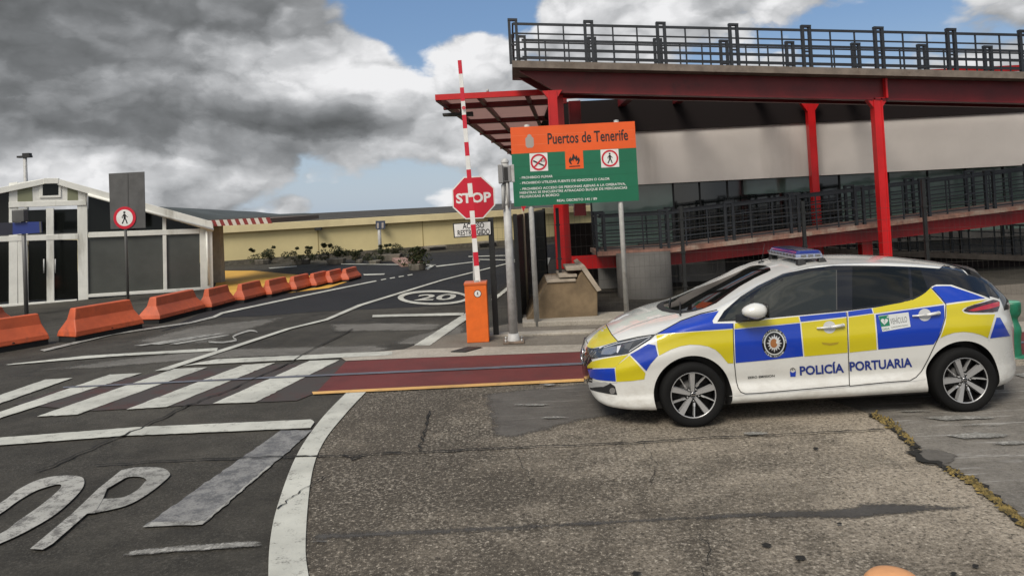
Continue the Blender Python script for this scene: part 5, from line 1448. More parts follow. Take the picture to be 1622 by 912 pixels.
# lower ramp deck, rising to the right
YL0, YL1 = 17.0, 18.6
lL, lM, lR = A(946, 396, YL0), A(1063, 393, YL0), A(1622, 325, YL0)
slL = (lR.z - lM.z) / (lR.x - lM.x)
def lz(x): return lM.z if x < lM.x else lM.z + slL * (x - lM.x)
xLE = lR.x + 3.5
slab(lL.x, lM.x, YL0, YL1, lz, 0, -.10, m_deckred, 'deck'); slab(lM.x, xLE, YL0, YL1, lz, 0, -.10, m_deckred, 'deck')
b = MB()
xa = A(901, 410, YL0 + .1).x
b.hexa([(xa, YL0 + .32, lM.z - .40), (lM.x, YL0 + .32, lM.z - .42), (lM.x, YL0 + .46, lM.z - .42), (xa, YL0 + .46, lM.z - .40)], [(xa, YL0 + .32, lM.z - .102), (lM.x, YL0 + .32, lM.z - .102), (lM.x, YL0 + .46, lM.z - .102), (xa, YL0 + .46, lM.z - .102)])
b.build('deck_beam', m_rs, bld); b = MB()
b.hexa([(lM.x, YL0 + .32, lM.z - .42), (xLE, YL0 + .32, lz(xLE) - .44), (xLE, YL0 + .46, lz(xLE) - .44), (lM.x, YL0 + .46, lM.z - .42)], [(lM.x, YL0 + .32, lM.z - .102), (xLE, YL0 + .32, lz(xLE) - .102), (xLE, YL0 + .46, lz(xLE) - .102), (lM.x, YL0 + .46, lM.z - .102)])
b.build('deck_beam', mat('half shaded red steel paint', (0.26, 0.005, 0.008), 0.42, var=0.25, vscale=1.5, dirt=(0.10, 0.005, 0.006, 1), dscale=1.0), bld)  # same red steel, darkened for the shade under the ramp
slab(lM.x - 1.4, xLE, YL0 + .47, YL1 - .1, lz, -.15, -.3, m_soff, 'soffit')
lh = 56 / FPX * YL0
posts_px = [952, 1053, 1158, 1264, 1372, 1475, 1573]
pL = 104.0 / FPX * YL0
def lzt(x, y): return Vector((x, y, lz(x)))
x1_ = A(1053, 370, YL0).x
railing(lzt(lL.x + .1, YL0 + .06), lzt(x1_, YL0 + .06), lh, 1, 'railing', post_w=.24)
railing(lzt(x1_, YL0 + .06), lzt(x1_ + pL * 8, YL0 + .06), lh, 8, 'railing', first=False, post_w=.24)
railing(lzt(lL.x + .25, YL1 - .06), lzt(x1_ + .45, YL1 - .06), lh, 1, 'railing', post_w=.24)
railing(lzt(x1_ + .45, YL1 - .06), lzt(x1_ + .45 + pL * 8, YL1 - .06), lh, 8, 'railing', first=False, post_w=.24)
railing(lzt(lL.x + .1, YL0 + .1), lzt(lL.x + .1, YL1 - .1), lh, 1, 'railing', first=False, verts=1, post_w=.24)
column(1375, 405, 384, YL0 + .6, .24, m_rs, zb=0, head=.3, zt_=lz(A(1375, 384, YL0 + .6).x) - .14)

# first flight behind, rising to the left
YF0, YF1 = 18.9, 20.3
fR, fL = A(1622, 409, YF0), A(1290, 394, YF0)
slF = (fR.z - fL.z) / (fR.x - fL.x)
xf_, xr_ = A(1120, 385, YF0).x, fR.x + 2.5
def fz(x): return max(.06, fR.z + slF * (x - fR.x))
slab(xf_, xr_, YF0, YF1, fz, 0, -.14, m_deck, 'deck')
slab(xf_, xr_, YF0 + .15, YF1, fz, -.142, -.36, m_soff, 'soffit')  # black slab standing in for the shadow under the flight
fh = 50 / FPX * YF0
pF = 82 / FPX * YF0
x0_ = A(1352, 390, YF0).x - 2 * pF
railing(Vector((x0_, YF0 + .05, fz(x0_))), Vector((x0_ + pF * 7, YF0 + .05, fz(x0_ + pF * 7))), fh, 7, 'railing', post_w=.3, verts=3)

# roof / canopy with open strip and rafters
zr_ = A(690, 150, 16.8).z
cx0, cYa, cYb = A(689, 150, 16.8).x, 16.8, 40.0
def cxl(y): return cx0 + .080 * (y - 16.8)
cx1 = A(1800, 100, 18).x + 2
rf = MB(); rf.box((cx0, cYa, zr_ - .13), (cx1, cYa + .10, zr_)); rf_o = rf.build('eaves_beam', m_rs, bld)
b = MB(); b.hexa([(cx0, cYa + .1, zr_ - .15), (cx0 + .12, cYa + .1, zr_ - .15), (cxl(cYb) + .12, cYb, zr_ - .15), (cxl(cYb), cYb, zr_ - .15)], [(cx0, cYa + .1, zr_), (cx0 + .12, cYa + .1, zr_), (cxl(cYb) + .12, cYb, zr_), (cxl(cYb), cYb, zr_)]); b.build('edge_beam', m_rsd, rf_o)
xs0 = A(872, 140, 18).x
b = MB(); b.hexa([(cx0 + .12, cYa + .12, zr_ - .03), (xs0, cYa + .12, zr_ - .03), (xs0, cYb, zr_ - .03), (cxl(cYb) + .12, cYb, zr_ - .03)], [(cx0 + .12, cYa + .12, zr_ - .01), (xs0, cYa + .12, zr_ - .01), (xs0, cYb, zr_ - .01), (cxl(cYb) + .12, cYb, zr_ - .01)]); rp = b.build('roof_panel', m_panel, bld)
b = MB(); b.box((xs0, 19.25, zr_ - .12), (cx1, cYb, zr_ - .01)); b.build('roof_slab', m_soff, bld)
zwt = A(1300, 194, 19.1).z
b = MB(); b.box((xs0, 19.05, zwt + .004), (cx1, 19.24, zr_ - .02)); b.build('shade_band', m_soff, bld)  # black box set in as the shade above the wall
b = MB(); b.box((xs0, 17.85, zr_ - .10), (cx1, 17.93, zr_ - .02)); b.build('purlin', m_rs, rf_o)
for i in range(6):
    y = 18.2 + i * 3.6
    b = MB(); b.box((cxl(y) - .06, y, zr_ - .17), (xs0 + .4, y + .16, zr_ - .035)); b.build('rafter', m_rsd, rf_o)
for i in range(2):
    x = cx0 + .95 + i * 1.1
    b = MB(); b.hexa([(x, cYa + .1, zr_ - .14), (x + .09, cYa + .1, zr_ - .14), (x + 1.95, cYb, zr_ - .14), (x + 1.86, cYb, zr_ - .14)], [(x, cYa + .1, zr_ - .036), (x + .09, cYa + .1, zr_ - .036), (x + 1.95, cYb, zr_ - .036), (x + 1.86, cYb, zr_ - .036)]); b.build('cross_rafter', m_rsd, rf_o)
for px_ in (1000, 1095, 1235, 1390):
    x = A(px_, 145, 17.4).x
    b = MB(); b.box((x - .09, cYa + .1, zr_ - .22), (x + .09, 19.25, zr_ - .02)); b.build('rafter', m_rsd, rf_o)
for px_ in (708, 716):
    pass
b = MB(); p = A(701, 183, 18.2); b.hexa([p, p + Vector((.75, .0, -.03)), p + Vector((.75, .3, -.03)), p + Vector((0, .3, 0))], [p + Vector((0, 0, .05)), p + Vector((.75, 0, .06)), p + Vector((.75, .3, .06)), p + Vector((0, .3, .05))]); b.tube(p + Vector((.45, .15, .05)), (p.x + .45, p.y + .15, zr_ - .1), .02, n=8)
b.build('floodlight', m_sblack, bld)
b = MB(); p = A(772, 140, 16.85); b.tube((p.x, p.y, zr_), (p.x, p.y, zr_ + .07), .03, n=8); b.build('roof_vent', m_galv, bld)

# white wall band, glazing and the back of the ground floor
Yw = 19.1
W0 = Board(1300, 240, Yw)
b = MB(); x0w, x1w = A(935, 240, Yw).x, A(1622, 240, Yw).x + 4; zw0, zw1 = A(1300, 278, Yw).z, A(1300, 194, Yw).z
b.box((x0w, Yw, zw0), (x1w, Yw + .25, zw1)); b.build('upper_wall', m_wallw, bld)
Yg2 = 20.0
gz0, gz1 = 0.9, zw0 + .05
wn = None
edges = [935, 1066, 1108, 1152, 1176, 1284, 1330, 1408, 1470, 1530, 1590, 1690, 1800]
kinds = [0, 1, 1, 1, 0, 1, 0, 0, 0, 0, 0, 0]
for a_, c_, kd in zip(edges, edges[1:], kinds):
    xa_, xc_ = A(a_, 300, Yg2).x, A(c_, 300, Yg2).x
    zlo = gz0 if not kd else gz0
    b = MB(); b.box((xa_ + .02, Yg2, zlo), (xc_ - .02, Yg2 + .05, gz1)); pn = b.build('window', m_gl2 if kd else m_gl1, bld)
    b = MB(); b.box((xa_ - .02, Yg2 - .03, zlo), (xa_ + .02, Yg2 + .03, gz1)); b.build('mullion', m_dark, pn)
b = MB(); xa_, xc_ = A(1174, 300, 19.9).x, A(1290, 300, 19.9).x; z_ = A(1230, 306, 19.9).z
b.box((xa_, Yg2 - .06, gz0), (xc_, Yg2 - .05, z_)); b.build('dark_screen', m_gl2, bld)
b = MB(); b.box((A(935, 330, Yg2).x, Yg2 - .02, gz0 - .2), (x1w, Yg2 + .3, gz0)); b.build('floor_edge', m_cong, bld)
# ground floor wall in bays
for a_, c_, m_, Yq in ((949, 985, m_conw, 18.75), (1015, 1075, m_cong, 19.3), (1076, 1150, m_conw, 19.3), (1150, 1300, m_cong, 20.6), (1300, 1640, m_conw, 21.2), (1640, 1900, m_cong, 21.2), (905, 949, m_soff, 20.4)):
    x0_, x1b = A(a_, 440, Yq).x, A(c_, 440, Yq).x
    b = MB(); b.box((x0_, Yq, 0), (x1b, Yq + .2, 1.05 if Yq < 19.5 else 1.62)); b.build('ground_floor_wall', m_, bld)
b = MB(); p = G(1030, 474); b.lathe([(.62, 0), (.62, 1.0), (.001, 1.0)], (p.x, p.y + .62, 0), 36); b.build('round_pillar', mat('dull pillar concrete', (0.10, 0.096, 0.09), 0.8, var=0.2, vscale=1.2), bld)
b = MB(); b.box((A(945, 440, 22).x, 22.5, 0), (x1w, 22.7, 4.6)); b.build('back_wall', m_soff, bld)
# ------------------------------------------------------------------ far wall, breakwater, hills, planters
m_ywall = mat('yellow wall paint', (0.64, 0.545, 0.29), 0.8, var=0.08, vscale=0.35, dirt=(0.50, 0.42, 0.23, 1), dscale=0.5, dlo=0.5, dhi=0.8, streak=True)
m_ycap = mat('pale yellow coping', (0.68, 0.58, 0.34), 0.8, var=0.1, vscale=1)
m_dk = mat('dark breakwater', (0.075, 0.072, 0.065), 0.9, var=0.3, vscale=0.7, bump=0.5, bscale=3)
wA, wB = G(352, 421), G(772, 389)
d_ = (wB - wA).normalized(); nrm = Vector((d_.y, -d_.x, 0))
wL, wR = wA - d_ * 9, wB + d_ * 26
def wz(px, py, off=0):
    d = ray(px, py); t = ((wA + nrm * off) - EYE).dot(nrm) / d.dot(nrm); return (EYE + d * t).z
hl_, hr_ = wz(430, 358), wz(770, 350)
H1 = (hl_ + hr_) / 2
yw = thing('harbour_wall', 'long yellow harbour wall with projecting coping behind the planters', 'wall', tuple(wA))
def along(b, z0, z1, f0, f1, mi=0):
    p = [wL + nrm * f1, wR + nrm * f1, wR + nrm * f0, wL + nrm * f0]
    b.hexa([v + Vector((0, 0, z0)) for v in p], [v + Vector((0, 0, z1)) for v in p], mi)
b = MB(); along(b, 0, H1, -.5, 0); b.build('wall', m_ywall, yw)
b = MB(); along(b, H1 + .002, H1 + .34, -.6, .22); b.build('coping', m_ycap, yw)
b = MB(); along(b, 0, .22, .002, .05); b.build('skirting', mat('dirty skirting', (0.10, 0.09, 0.07), 0.9, var=0.3), yw)
L_ = (wR - wL).length
b = MB()
for i in range(9):
    p = wL + d_ * (L_ * (i + .5) / 9)
    b.hexa([p + nrm * .001 - d_ * .02, p + nrm * .012 - d_ * .02, p + nrm * .012 + d_ * .02, p + nrm * .001 + d_ * .02], [v + Vector((0, 0, H1)) for v in (p + nrm * .001 - d_ * .02, p + nrm * .012 - d_ * .02, p + nrm * .012 + d_ * .02, p + nrm * .001 + d_ * .02)])
b.build('joint', mat('wall joint', (0.30, 0.23, 0.10), 0.9), yw)
for t in (.33, .57):
    p = wA + d_ * ((wB - wA).length * t) + nrm * .3
    b = MB(); b.box((p.x - .16, p.y - .1, H1 - .14), (p.x + .16, p.y + .12, H1)); b.build('wall_lamp', m_sblack, yw)
# breakwater behind and above
bk = thing('breakwater', 'dark breakwater parapet rising behind the yellow wall', 'breakwater', tuple(wA - nrm * 6))
hb = wz(620, 341, -6)
b = MB(); along(b, 0, wz(620, 341, -5), -7.5, -5); b.build('parapet', m_dk, bk)
# hills far off
m_hill = mat('far hill', (0.05, 0.06, 0.065), 0.95, var=0.15, vscale=0.02)
def hill(pts, Y, name):
    P = [A(x, y, Y) for x, y in pts]; n = len(P); b = MB()
    vs = [(p.x, Y, -5) for p in P] + [tuple(p) for p in P] + [(p.x, Y + 260, p.z * .55) for p in P]
    b.add(vs, [[i, i + 1, n + i + 1, n + i] for i in range(n - 1)] + [[n + i, n + i + 1, 2 * n + i + 1, 2 * n + i] for i in range(n - 1)], 0, True)
    return b.build(name, m_hill, kind='structure')
hill([(-250, 372), (-60, 345), (120, 332), (230, 326), (262, 329), (288, 332), (312, 338), (340, 343), (364, 344), (372, 342), (388, 341), (410, 343), (432, 344), (450, 347), (520, 352), (600, 352)], 900, 'hill')

# planters along the wall
m_leaf = [mat('leaf dark', (0.022, 0.032, 0.012), 0.6, var=0.4, vscale=8), mat('leaf mid', (0.05, 0.062, 0.02), 0.6, var=0.4, vscale=8), mat('leaf dry', (0.09, 0.08, 0.035), 0.7, var=0.4, vscale=8)]
m_pot = mat('planter concrete', (0.16, 0.145, 0.12), 0.9, var=0.3, vscale=4)
def foliage(seed, w, h, z0, n=340, leaf=.10, ragged=.3):
    rnd = random.Random(seed); b = MB()
    cl = [(rnd.uniform(-w * .38, w * .38), rnd.uniform(-w * .25, w * .25), z0 + h * rnd.uniform(.15, .75), rnd.uniform(.25, .5) * h) for _ in range(7)]
    for k in range(3): cl.append((rnd.uniform(-w * .4, w * .4), rnd.uniform(-.1, .1), z0 + h * rnd.uniform(.8, 1.05), .14 * h))
    for i in range(n):
        c = rnd.choice(cl); t = rnd.uniform(0, 6.28); u = rnd.uniform(-1, 1); r = c[3] * rnd.uniform(.4, 1.0) ** .5; s = math.sqrt(1 - u * u)
        p = Vector((c[0] + r * s * math.cos(t) * 1.15, c[1] + r * s * math.sin(t), max(z0 - .08, c[2] + r * u * .8)))
        a = Vector((rnd.gauss(0, 1), rnd.gauss(0, 1), rnd.gauss(0, .7))).normalized(); e = a.cross(Vector((rnd.random(), rnd.random(), rnd.random() + .2))).normalized()
        l = leaf * rnd.uniform(.6, 1.4)
        b.add([p - a * l, p + e * l * .45, p + a * l, p - e * l * .45], [[0, 1, 2, 3]], rnd.choice((0, 0, 0, 1, 1, 2)))
    for k in range(4):
        c = cl[k]; b.tube((c[0] * .3, c[1] * .3, z0 - .1), (c[0], c[1], c[2]), .018, .01, 5)
    return b
labels = ['low scrubby planter nearest the yellow paving, left end of the row', 'planter with two spiky shoots, second from the left along the wall', 'broad dark bushy planter in the middle left of the row', 'tall double clumped planter in the middle of the row by the wall',
          'small round planter between the tall clump and the sign pole', 'pale planter just left of the slim sign pole', 'flat topped planter box standing right behind the slim sign pole', 'large leafy planter at the road edge, nearest and right of the sign pole']
for i, (px_, pyb, wpx, hpx) in enumerate(((368, 418, 28, 24), (417, 418, 34, 24), (477, 418, 38, 24), (533, 418, 38, 30), (569, 416.5, 18, 20), (594, 418, 26, 20), (618, 413, 30, 24), (661, 427.5, 34, 34))):
    p = G(px_, pyb); k_ = p.y / FPX; w, h = wpx * k_, hpx * k_
    pt = thing('planter', labels[i], 'planter', tuple(p), 0, 'shrub planters along the yellow wall')
    b = MB(); ph = h * (.30 if i != 6 else .45)
    n = 10; lo = [(w * .36 * math.cos(2 * math.pi * j / n), w * .36 * math.sin(2 * math.pi * j / n), 0) for j in range(n)]
    if i == 6: lo = [(-w * .5, -.3, 0), (w * .5, -.3, 0), (w * .5, .3, 0), (-w * .5, .3, 0)]
    b.hexa(lo, [(x * 1.22, y * 1.22, ph) for x, y, _ in lo]); b.build('tub', m_pot, pt, local=True, bevel=.02)
    f = foliage(40 + i, w * (1.5 if i != 7 else 1.2), h * .80, ph * .75, 1500, .062 * h)
    f.build('shrub', m_leaf, pt, local=True, fix=False)
# low concrete blocks at the wall foot
for i, (px_, pyb, wpx, hpx, lb_) in enumerate(((689, 396, 32, 7, 'low grey concrete block by the yellow wall, left of the stop sign pole'), (768, 391, 34, 9, 'low grey concrete block by the yellow wall, behind the boom'))):
    p = G(px_, pyb); k_ = p.y / FPX; w, h = wpx * k_, hpx * k_
    cb = thing('concrete_block', lb_, 'concrete block', tuple(p), math.atan2(d_.y, d_.x))
    b = MB(); b.box((-w / 2, -.4, 0), (w / 2, .4, h)); bb_ = b.build('block', m_pot, cb, local=True, bevel=.03)
    b = MB(); b.box((-w / 2 + .1, -.46, h * .25), (w / 2 - .1, -.402, h * .7)); b.build('recess_shade', m_sblack, bb_, local=True)  # black box on the face, painted as the shade of a hollow
# slim sign by the planters, seen from its back and front plates
p = G(603, 413.5)
ss = thing('info_sign', 'slim pole with small dark blue sign among the planters', 'road sign', tuple(p))
b = MB(); b.tube(p, (p.x, p.y, A(603, 352, p.y).z), .075, n=10); b.build('pole', m_galv, ss)
q = Board(602, 356, p.y - .1)
b = MB(); q.px(b, [(595, 350), (610, 349.5), (610, 362.5), (595, 363)], 0, .03, 0); pl_ = b.build('plate', [mat('dull blue plate', (0.03, 0.045, 0.08), 0.5)], ss)
b = MB(); q.px(b, [(597, 353), (600, 353), (600, 361.5), (597, 361.5)], .004, .003, 0); q.px(b, [(604.5, 352.5), (607.5, 352.5), (607.5, 361), (604.5, 361)], .004, .003, 0); b.build('white_bars', m_sgrey, pl_)
# pale pink paved island by the planters
isl = [G(620, 413), (G(650, 412)), G(672, 420), G(636, 423)]
b = MB(); b.hexa(isl, [v + Vector((0, 0, .14)) for v in isl]); b.build('traffic_island', mat('pink paving', (0.30, 0.19, 0.16), 0.85, var=0.2, vscale=4), kind='structure')

# ------------------------------------------------------------------ glazed pavilion on the left
F0, F1 = G(28, 484), G(338, 457)
fd_ = (F1 - F0).normalized(); fn = Vector((fd_.y, -fd_.x, 0)); rz = math.atan2(fd_.y, fd_.x)
pav = thing('pavilion', 'white framed glass pavilion with gabled roof behind the orange barriers', 'pavilion', tuple(F0), rz)
PB = Board(28, 484, F0.y, rz); PB.o = F0.copy()
m_pwh = mat('white window frame', (0.70, 0.70, 0.65), 0.5, var=0.08, vscale=2, dirt=(0.40, 0.39, 0.34, 1), dscale=2, streak=True)
m_pgl = mat('dark pavilion glass', (0.007, 0.008, 0.007), 0.08, spec=0.28)
m_pgl2 = mat('grey frosted glass', (0.075, 0.08, 0.073), 0.22, var=0.12, vscale=1.2)
m_pgl3 = mat('olive panel', (0.20, 0.21, 0.13), 0.6)
m_proof = mat('grey roof sheet', (0.20, 0.20, 0.20), 0.6, var=0.15)
DEP = 2.6
def P3(uv, f): return PB.o + PB.ux * uv[0] + PB.uz * uv[1] + PB.n * f
back = -fn * DEP
def pane(pts, m, name='window', f=-.06, th=.03, par=pav):
    b = MB(); PB.px(b, pts, f, th); return b.build(name, m, par)
def mem(pts, name='frame', f=0.0, th=.12, m=None, par=pav):
    b = MB(); PB.px(b, pts, f, th); return b.build(name, m or m_pwh, par, bevel=.01)
# glazing
w1 = pane([(139, 376), (258, 372), (259, 462), (140, 466)], m_pgl2)
w2 = pane([(263, 372), (316, 369.5), (317, 456), (264, 461)], m_pgl2)
w3 = pane([(139, 300), (257, 336), (258, 370), (139, 371)], m_pgl); w4 = pane([(263, 338), (318, 356), (318, 364), (263, 367)], m_pgl)
w5 = pane([(84, 332), (122, 331), (123, 368), (85, 370)], m_pgl); w6 = pane([(84, 380), (122, 380), (123, 472), (85, 474)], m_pgl)
w7 = pane([(43, 333), (74, 332), (74, 370), (44, 371)], m_pgl); w8 = pane([(44, 381), (73, 380), (74, 474), (45, 476)], m_pgl)
w9 = pane([(-160, 306), (14, 300), (15, 372), (-160, 380)], m_pgl); w10 = pane([(-160, 386), (13, 380), (15, 478), (-160, 492)], m_pgl)
# frames
for pts in ([(14, 256 + 34), (28, 288), (28, 484), (14, 485)], [(28, 380), (43, 380), (45, 483), (29, 484)], [(73, 330), (85, 330), (86, 478), (74, 479)], [(122, 300), (138, 304), (140, 474), (124, 476)], [(257, 336), (263, 337), (265, 463), (259, 463)],
            [(316, 362), (336, 357), (338, 457), (318, 459)], [(28, 372), (28, 330), (43, 330), (44, 372)]):
    mem(pts)
for pts in ([(140, 368), (316, 362), (316, 370), (140, 376.5)], [(-160, 380), (124, 370), (124, 379), (-160, 388)], [(140, 466), (318, 455), (318, 460), (140, 471)], [(-160, 494), (122, 474), (122, 479), (-160, 500)]):
    mem(pts, 'transom', .01, .10)
tb = mem([(14, 320), (136, 317), (137, 325), (14, 329)], 'transom', .03, .12)
gb_ = mem([(15, 292), (70, 283), (95, 284), (136, 297), (136, 318), (15, 320)], 'gable', .02, .14)
for pts, m_ in (([(28, 293), (51, 291), (52, 319), (28, 320)], m_pgl3), ([(107, 293), (123, 295), (124, 318), (107, 318)], m_pgl3)):
    b = MB(); PB.px(b, pts, .026, .008); b.build('panel', m_, gb_)
vf = mem([(63, 288), (97, 288), (97, 313), (63, 314)], 'vent_frame', .05, .05, None, gb_)
b = MB(); PB.px(b, [(68, 291), (93, 291), (93, 309), (68, 310)], .054, .02); b.build('vent', m_pgl, gb_)
for px_, w_o in ((88, w6), (70, w8)):                     # door pulls on the two glazed leaves
    b = MB(); p_, q_ = P3((PB.uv(px_, 432)[0], PB.uv(px_, 432)[1]), .05), P3((PB.uv(px_, 410)[0], PB.uv(px_, 410)[1]), .05)
    b.tube(p_, q_, .018, n=8); b.build('handle', m_galv, w_o)
b = MB(); p_, q_ = P3(PB.uv(140, 306), .15), P3(PB.uv(338, 362), .15); b.tube(p_ - Vector((0, 0, .05)), q_ - Vector((0, 0, .05)), .045, n=8); b.build('gutter', m_pwh, pav)
b = MB(); u_, v_ = PB.uv(327, 366); b.tube(P3((u_, v_), .06), P3((u_, .12), .06), .035, n=8); b.build('downpipe', m_pwh, pav)
# roof: fascia and two slopes running back
def fas(pts, name='fascia', f=.12, th=.16):
    return mem(pts, name, f, th)
fas([(92, 283), (336, 351), (338, 362), (322, 361), (92, 293)][0:5])
fas([(-160, 330), (72, 283), (72, 292), (-160, 341)])
mem([(70, 282.5), (94, 282.5), (94, 291), (70, 291.5)], 'ridge_piece', .13, .18)
rp0, rp1 = PB.uv(82, 284), PB.uv(338, 354); lp1 = PB.uv(-160, 331)
b = MB(); a_ = [P3(rp0, .1), P3(rp1, .1), P3(rp1, -DEP), P3(rp0, -DEP)]; b.hexa([v - Vector((0, 0, .08)) for v in a_], a_); b.build('roof', m_proof, pav)
b = MB(); a_ = [P3(lp1, .1), P3(rp0, .1), P3(rp0, -DEP), P3(lp1, -DEP)]; b.hexa([v - Vector((0, 0, .08)) for v in a_], a_); b.build('roof', m_proof, pav)
# side wall and inner back wall
u0 = PB.uv(330, 450)[0]; z1 = rp1[1] - .1
b = MB(); a_ = [P3((u0 - .1, 0), -.13), P3((u0, 0), -.13), P3((u0, 0), -DEP), P3((u0 - .1, 0), -DEP)]; b.hexa([Vector((v.x, v.y, 0)) for v in a_], [Vector((v.x, v.y, PB.o.z + z1)) for v in a_]); b.build('side_wall', m_pwh, pav)
# plinth
ul = PB.uv(-160, 490)[0]
b = MB(); a_ = [P3((ul, 0), .16), P3((u0 + .15, 0), .16), P3((u0 + .15, 0), -DEP), P3((ul, 0), -DEP)]; b.hexa([Vector((v.x, v.y, 0.009)) for v in a_], [Vector((v.x, v.y, .10)) for v in a_]); b.build('base', m_seam, pav)
# striped flat canopy on the right with its column
ay = F1.y + 1.2
AB = Board(380, 352, ay)
aw = thing('awning', 'flat canopy with red and white striped edge beside the glass pavilion', 'awning', tuple(AB.o * 1.0 - Vector((0, 0, AB.o.z))))
eL, eR = AB.uv(317, 348), AB.uv(428, 351.5); hA = AB.uv(380, 347)[1] - AB.uv(380, 357.5)[1]; n = 18
for i in range(n):
    ua, ub = eL[0] + (eR[0] - eL[0]) * i / n, eL[0] + (eR[0] - eL[0]) * (i + 1) / n
    z_ = -.0
    b = MB(); AB.poly(b, [(ua + .06, -hA / 2 + .02), (ub + .06, -hA / 2 + .02), (ub - .02, hA / 2), (ua - .02, hA / 2)], 0, .05); b.build('edge_stripe', mat('faded dark red stripe', (0.19, 0.022, 0.02), 0.6) if i % 2 else mat('dull white stripe', (0.5, 0.48, 0.43), 0.6), aw)
b = MB(); x0, x1 = AB.o.x + eL[0] - .3, AB.o.x + eR[0] - .05
b.box((x0, ay + .06, AB.o.z - hA / 2 + .03), (x1, ay + 6.5, AB.o.z + hA / 2 - .03)); b.build('canopy_slab', mat('brown underside', (0.13, 0.09, 0.065), 0.7), aw)
xc0, xc1 = A(341, 440, ay + 1.0).x, A(354, 440, ay + 1.0).x
b = MB(); b.box((xc0, ay + .8, 0), (xc1, ay + 1.15, AB.o.z - hA / 2 + .03)); b.build('column', mat('beige column', (0.36, 0.33, 0.27), 0.7, var=0.1), aw)
# street lamp far behind the pavilion roof
ly = 60
lp = A(40, 262, ly)
sl_ = thing('street_lamp', 'distant street lamp showing above the pavilion roof', 'street lamp', (lp.x, ly, 0))
b = MB(); b.tube((lp.x, ly, 0), (lp.x, ly, A(39, 250, ly).z), .18, .14, 8); b.build('pole', m_galv, sl_)
b = MB(); z_ = A(39, 250, ly).z; b.box((lp.x - .55, ly - .2, z_), (lp.x + .5, ly + .2, z_ + .16)); b.box((lp.x - .1, ly - .2, z_ + .16), (lp.x + .45, ly + .2, z_ + .36)); b.build('lamp_head', m_sblack, sl_)

# signs in front of the pavilion
p = G(203, 478)
ns = thing('no_walking_sign', 'round no walking sign with tall grey panel on a pole before the pavilion', 'road sign', tuple(p))
b = MB(); b.tube(p, (p.x, p.y, A(200, 275, p.y).z - .02), .038, n=12); b.build('pole', mat('dull grey pole', (0.16, 0.16, 0.155), 0.5, 0.3), ns)
D = Board(200, 330, p.y - .05)
b = MB(); D.px(b, [(172, 275), (228.5, 272), (230.5, 361), (175, 363)], 0, .02); pp = b.build('back_panel', m_signback, ns, bevel=.004)
b = MB(); D.px(b, [(201, 274), (203, 274), (205, 361), (203, 361)], .008, .008); b.build('stiffener', m_sgrey if False else mat('panel seam grey', (0.06, 0.06, 0.06), 0.5), pp)
c = D.uv(198, 345); r = 17.6 / FPX * p.y
b = MB(); D.disc(b, c, r, .022, .012, 0); D.disc(b, c, r * .74, .0245, .0025, 1); D.man(b, c, r * .78, .027, 2)
dp = b.build('disc', [m_sred, m_swhite, m_sblack], ns)
p = G(42, 500)
bs_ = thing('street_sign', 'dark and blue direction sign on a grey pole at the left edge', 'road sign', tuple(p))
b = MB(); b.tube(p, (p.x, p.y, A(38, 338, p.y).z), .05, n=12); b.build('pole', mat('dull grey pole', (0.16, 0.16, 0.155), 0.5, 0.3), bs_)
E_ = Board(35, 362, p.y - .08)
b = MB(); E_.px(b, [(-40, 354), (20, 352.5), (20, 372), (-40, 374)], 0, .03); b.build('dark_plate', mat('navy plate', (0.01, 0.012, 0.025), 0.5), bs_)
b = MB(); E_.px(b, [(20, 352.5), (65, 351), (66, 368.5), (20, 371.5)], 0, .03); q_ = b.build('blue_plate', mat('blue plate', (0.012, 0.03, 0.17), 0.45), bs_)
b = MB(); E_.px(b, [(62, 351.2), (65, 351), (66, 368.5), (63, 368.7)], .003, .003); b.build('plate_edge', m_signback, q_)
b = MB(); pc2 = A(31, 342, p.y - .1); b.box((pc2.x - .17, p.y - .16, pc2.z - .16), (pc2.x + .15, p.y + .02, pc2.z + .16)); b.build('junction_box', m_signback, bs_, bevel=.02)

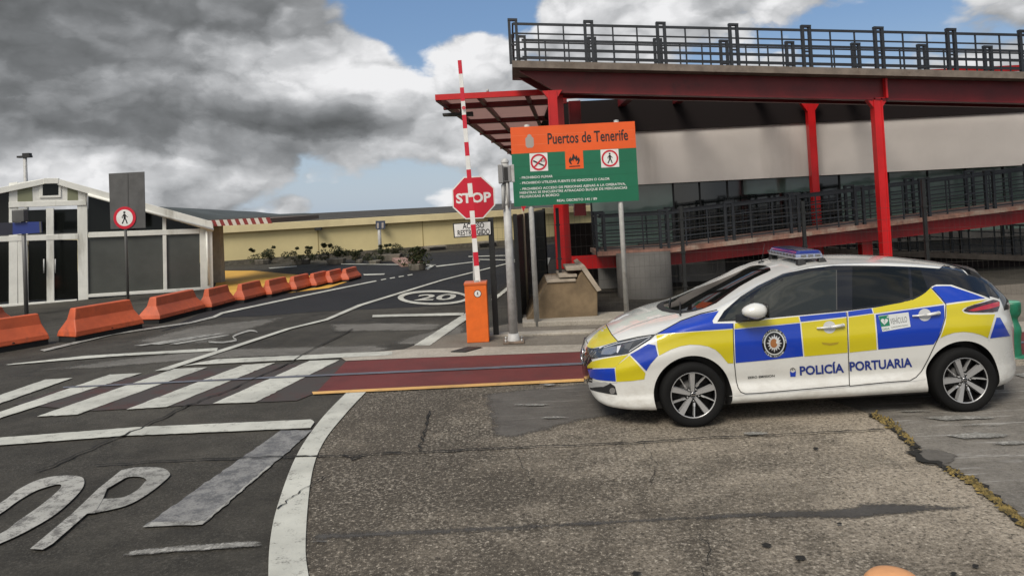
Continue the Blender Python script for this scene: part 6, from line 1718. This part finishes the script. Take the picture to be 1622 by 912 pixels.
# ------------------------------------------------------------------ orange traffic barriers
m_bar = mat('orange barrier plastic', (0.50, 0.092, 0.030), 0.55, var=0.22, vscale=1.6, dirt=(0.17, 0.05, 0.03, 1), dscale=3.5, dlo=0.52, dhi=0.8, bump=.1, bscale=20)
m_barb = mat('black barrier foot', (0.010, 0.010, 0.010), 0.85)
def make_barrier(L, H, Wd, name, label):
    """plastic road barrier: sloped foot, narrow upright top, bevelled ends, black base"""
    t = thing(name, label, 'barrier', (0, 0, 0), 0, 'orange barriers along the lane')
    b = MB(); z0 = H * .17
    h = Wd / 2
    secs = [(z0, h, L / 2), (H * .32, h * .94, L / 2 * .97), (H * .66, h * .42, L / 2 * .86), (H * .97, h * .30, L / 2 * .80), (H, h * .26, L / 2 * .785)]
    loops = [[(-l, -w, z), (l, -w, z), (l, w, z), (-l, w, z)] for z, w, l in secs]
    vs = [p for lp in loops for p in lp]; fs = [[3, 2, 1, 0], [16, 17, 18, 19]]
    for k in range(4):
        for j in range(4): fs.append([k * 4 + j, k * 4 + (j + 1) % 4, k * 4 + 4 + (j + 1) % 4, k * 4 + 4 + j])
    b.add(vs, fs); b.build('shell', m_bar, t, local=True, bevel=.018)
    b = MB(); b.box((-L / 2 * .97, -h * .86, 0.005), (L / 2 * .97, h * .86, z0)); b.build('foot', m_barb, t, local=True)
    for sx in (-.28, .28):
        b = MB(); b.box((L * sx - L * .07, -h * .93, H * .175), (L * sx + L * .07, -h * .84, H * .27)); b.build('lifting_slot', m_barb, t, local=True)
    b = MB(); b.tube((L / 2 * .03, -h * .95, H * .2), (L / 2 * .03, -h * .88, H * .22), .03, .03, 10); b.build('drain_plug', m_barb, t, local=True)
    return t
rows = [((-40, 566), (76, 546), 52, 'nearest orange barrier, cut by the left edge of the photo'), ((-60, 535), (20, 512), 30, 'orange barrier peeping out behind the nearest one at the left edge'), ((86, 544), (226, 521), 50, 'long orange barrier second nearest, in front of the direction sign pole'),
        ((222, 514), (325, 494), 39, 'long orange barrier in front of the round no walking sign'), ((320, 493), (373, 482), 33, 'orange barrier at the right corner of the glass pavilion'), ((370, 481), (423, 471), 29, 'orange barrier before the yellow paving, left one'),
        ((417, 471.5), (463, 462.5), 26, 'orange barrier before the middle of the yellow paving'), ((458, 463), (498, 455), 23.5, 'orange barrier at the right half of the yellow paving'), ((490, 456.5), (526, 449.5), 22, 'orange barrier third from the far end of the row'),
        ((517, 451.5), (549, 445), 21, 'orange barrier next to last at the far end'), ((544, 447), (573, 441), 20, 'farthest orange barrier at the end of the row')]
for i, (pa, pb_, hpx, lab) in enumerate(rows):
    fr = (.0, .0, .27, .33, .33, .36, .33, .34, .36, .34, .34)[i]; wp = pb_[0] - pa[0]
    fold = (pa[0] + fr * wp, pa[1] - .05 * fr * wp)          # the lower corner between the barrier's end and its long side
    p, q = G(*fold), G(*pb_)
    L = (q - p).length; c = (p + q) / 2
    H = hpx / FPX * c.y
    Wd = max(.40, 1.2 * fr * wp / FPX * p.y); L *= 1.07
    t = make_barrier(L, H, Wd, 'traffic_barrier', lab)
    ang = math.atan2(q.y - p.y, q.x - p.x)
    nn = Vector((-math.sin(ang), math.cos(ang), 0))
    t.location = c + nn * (Wd / 2); t.rotation_euler = (0, 0, ang)
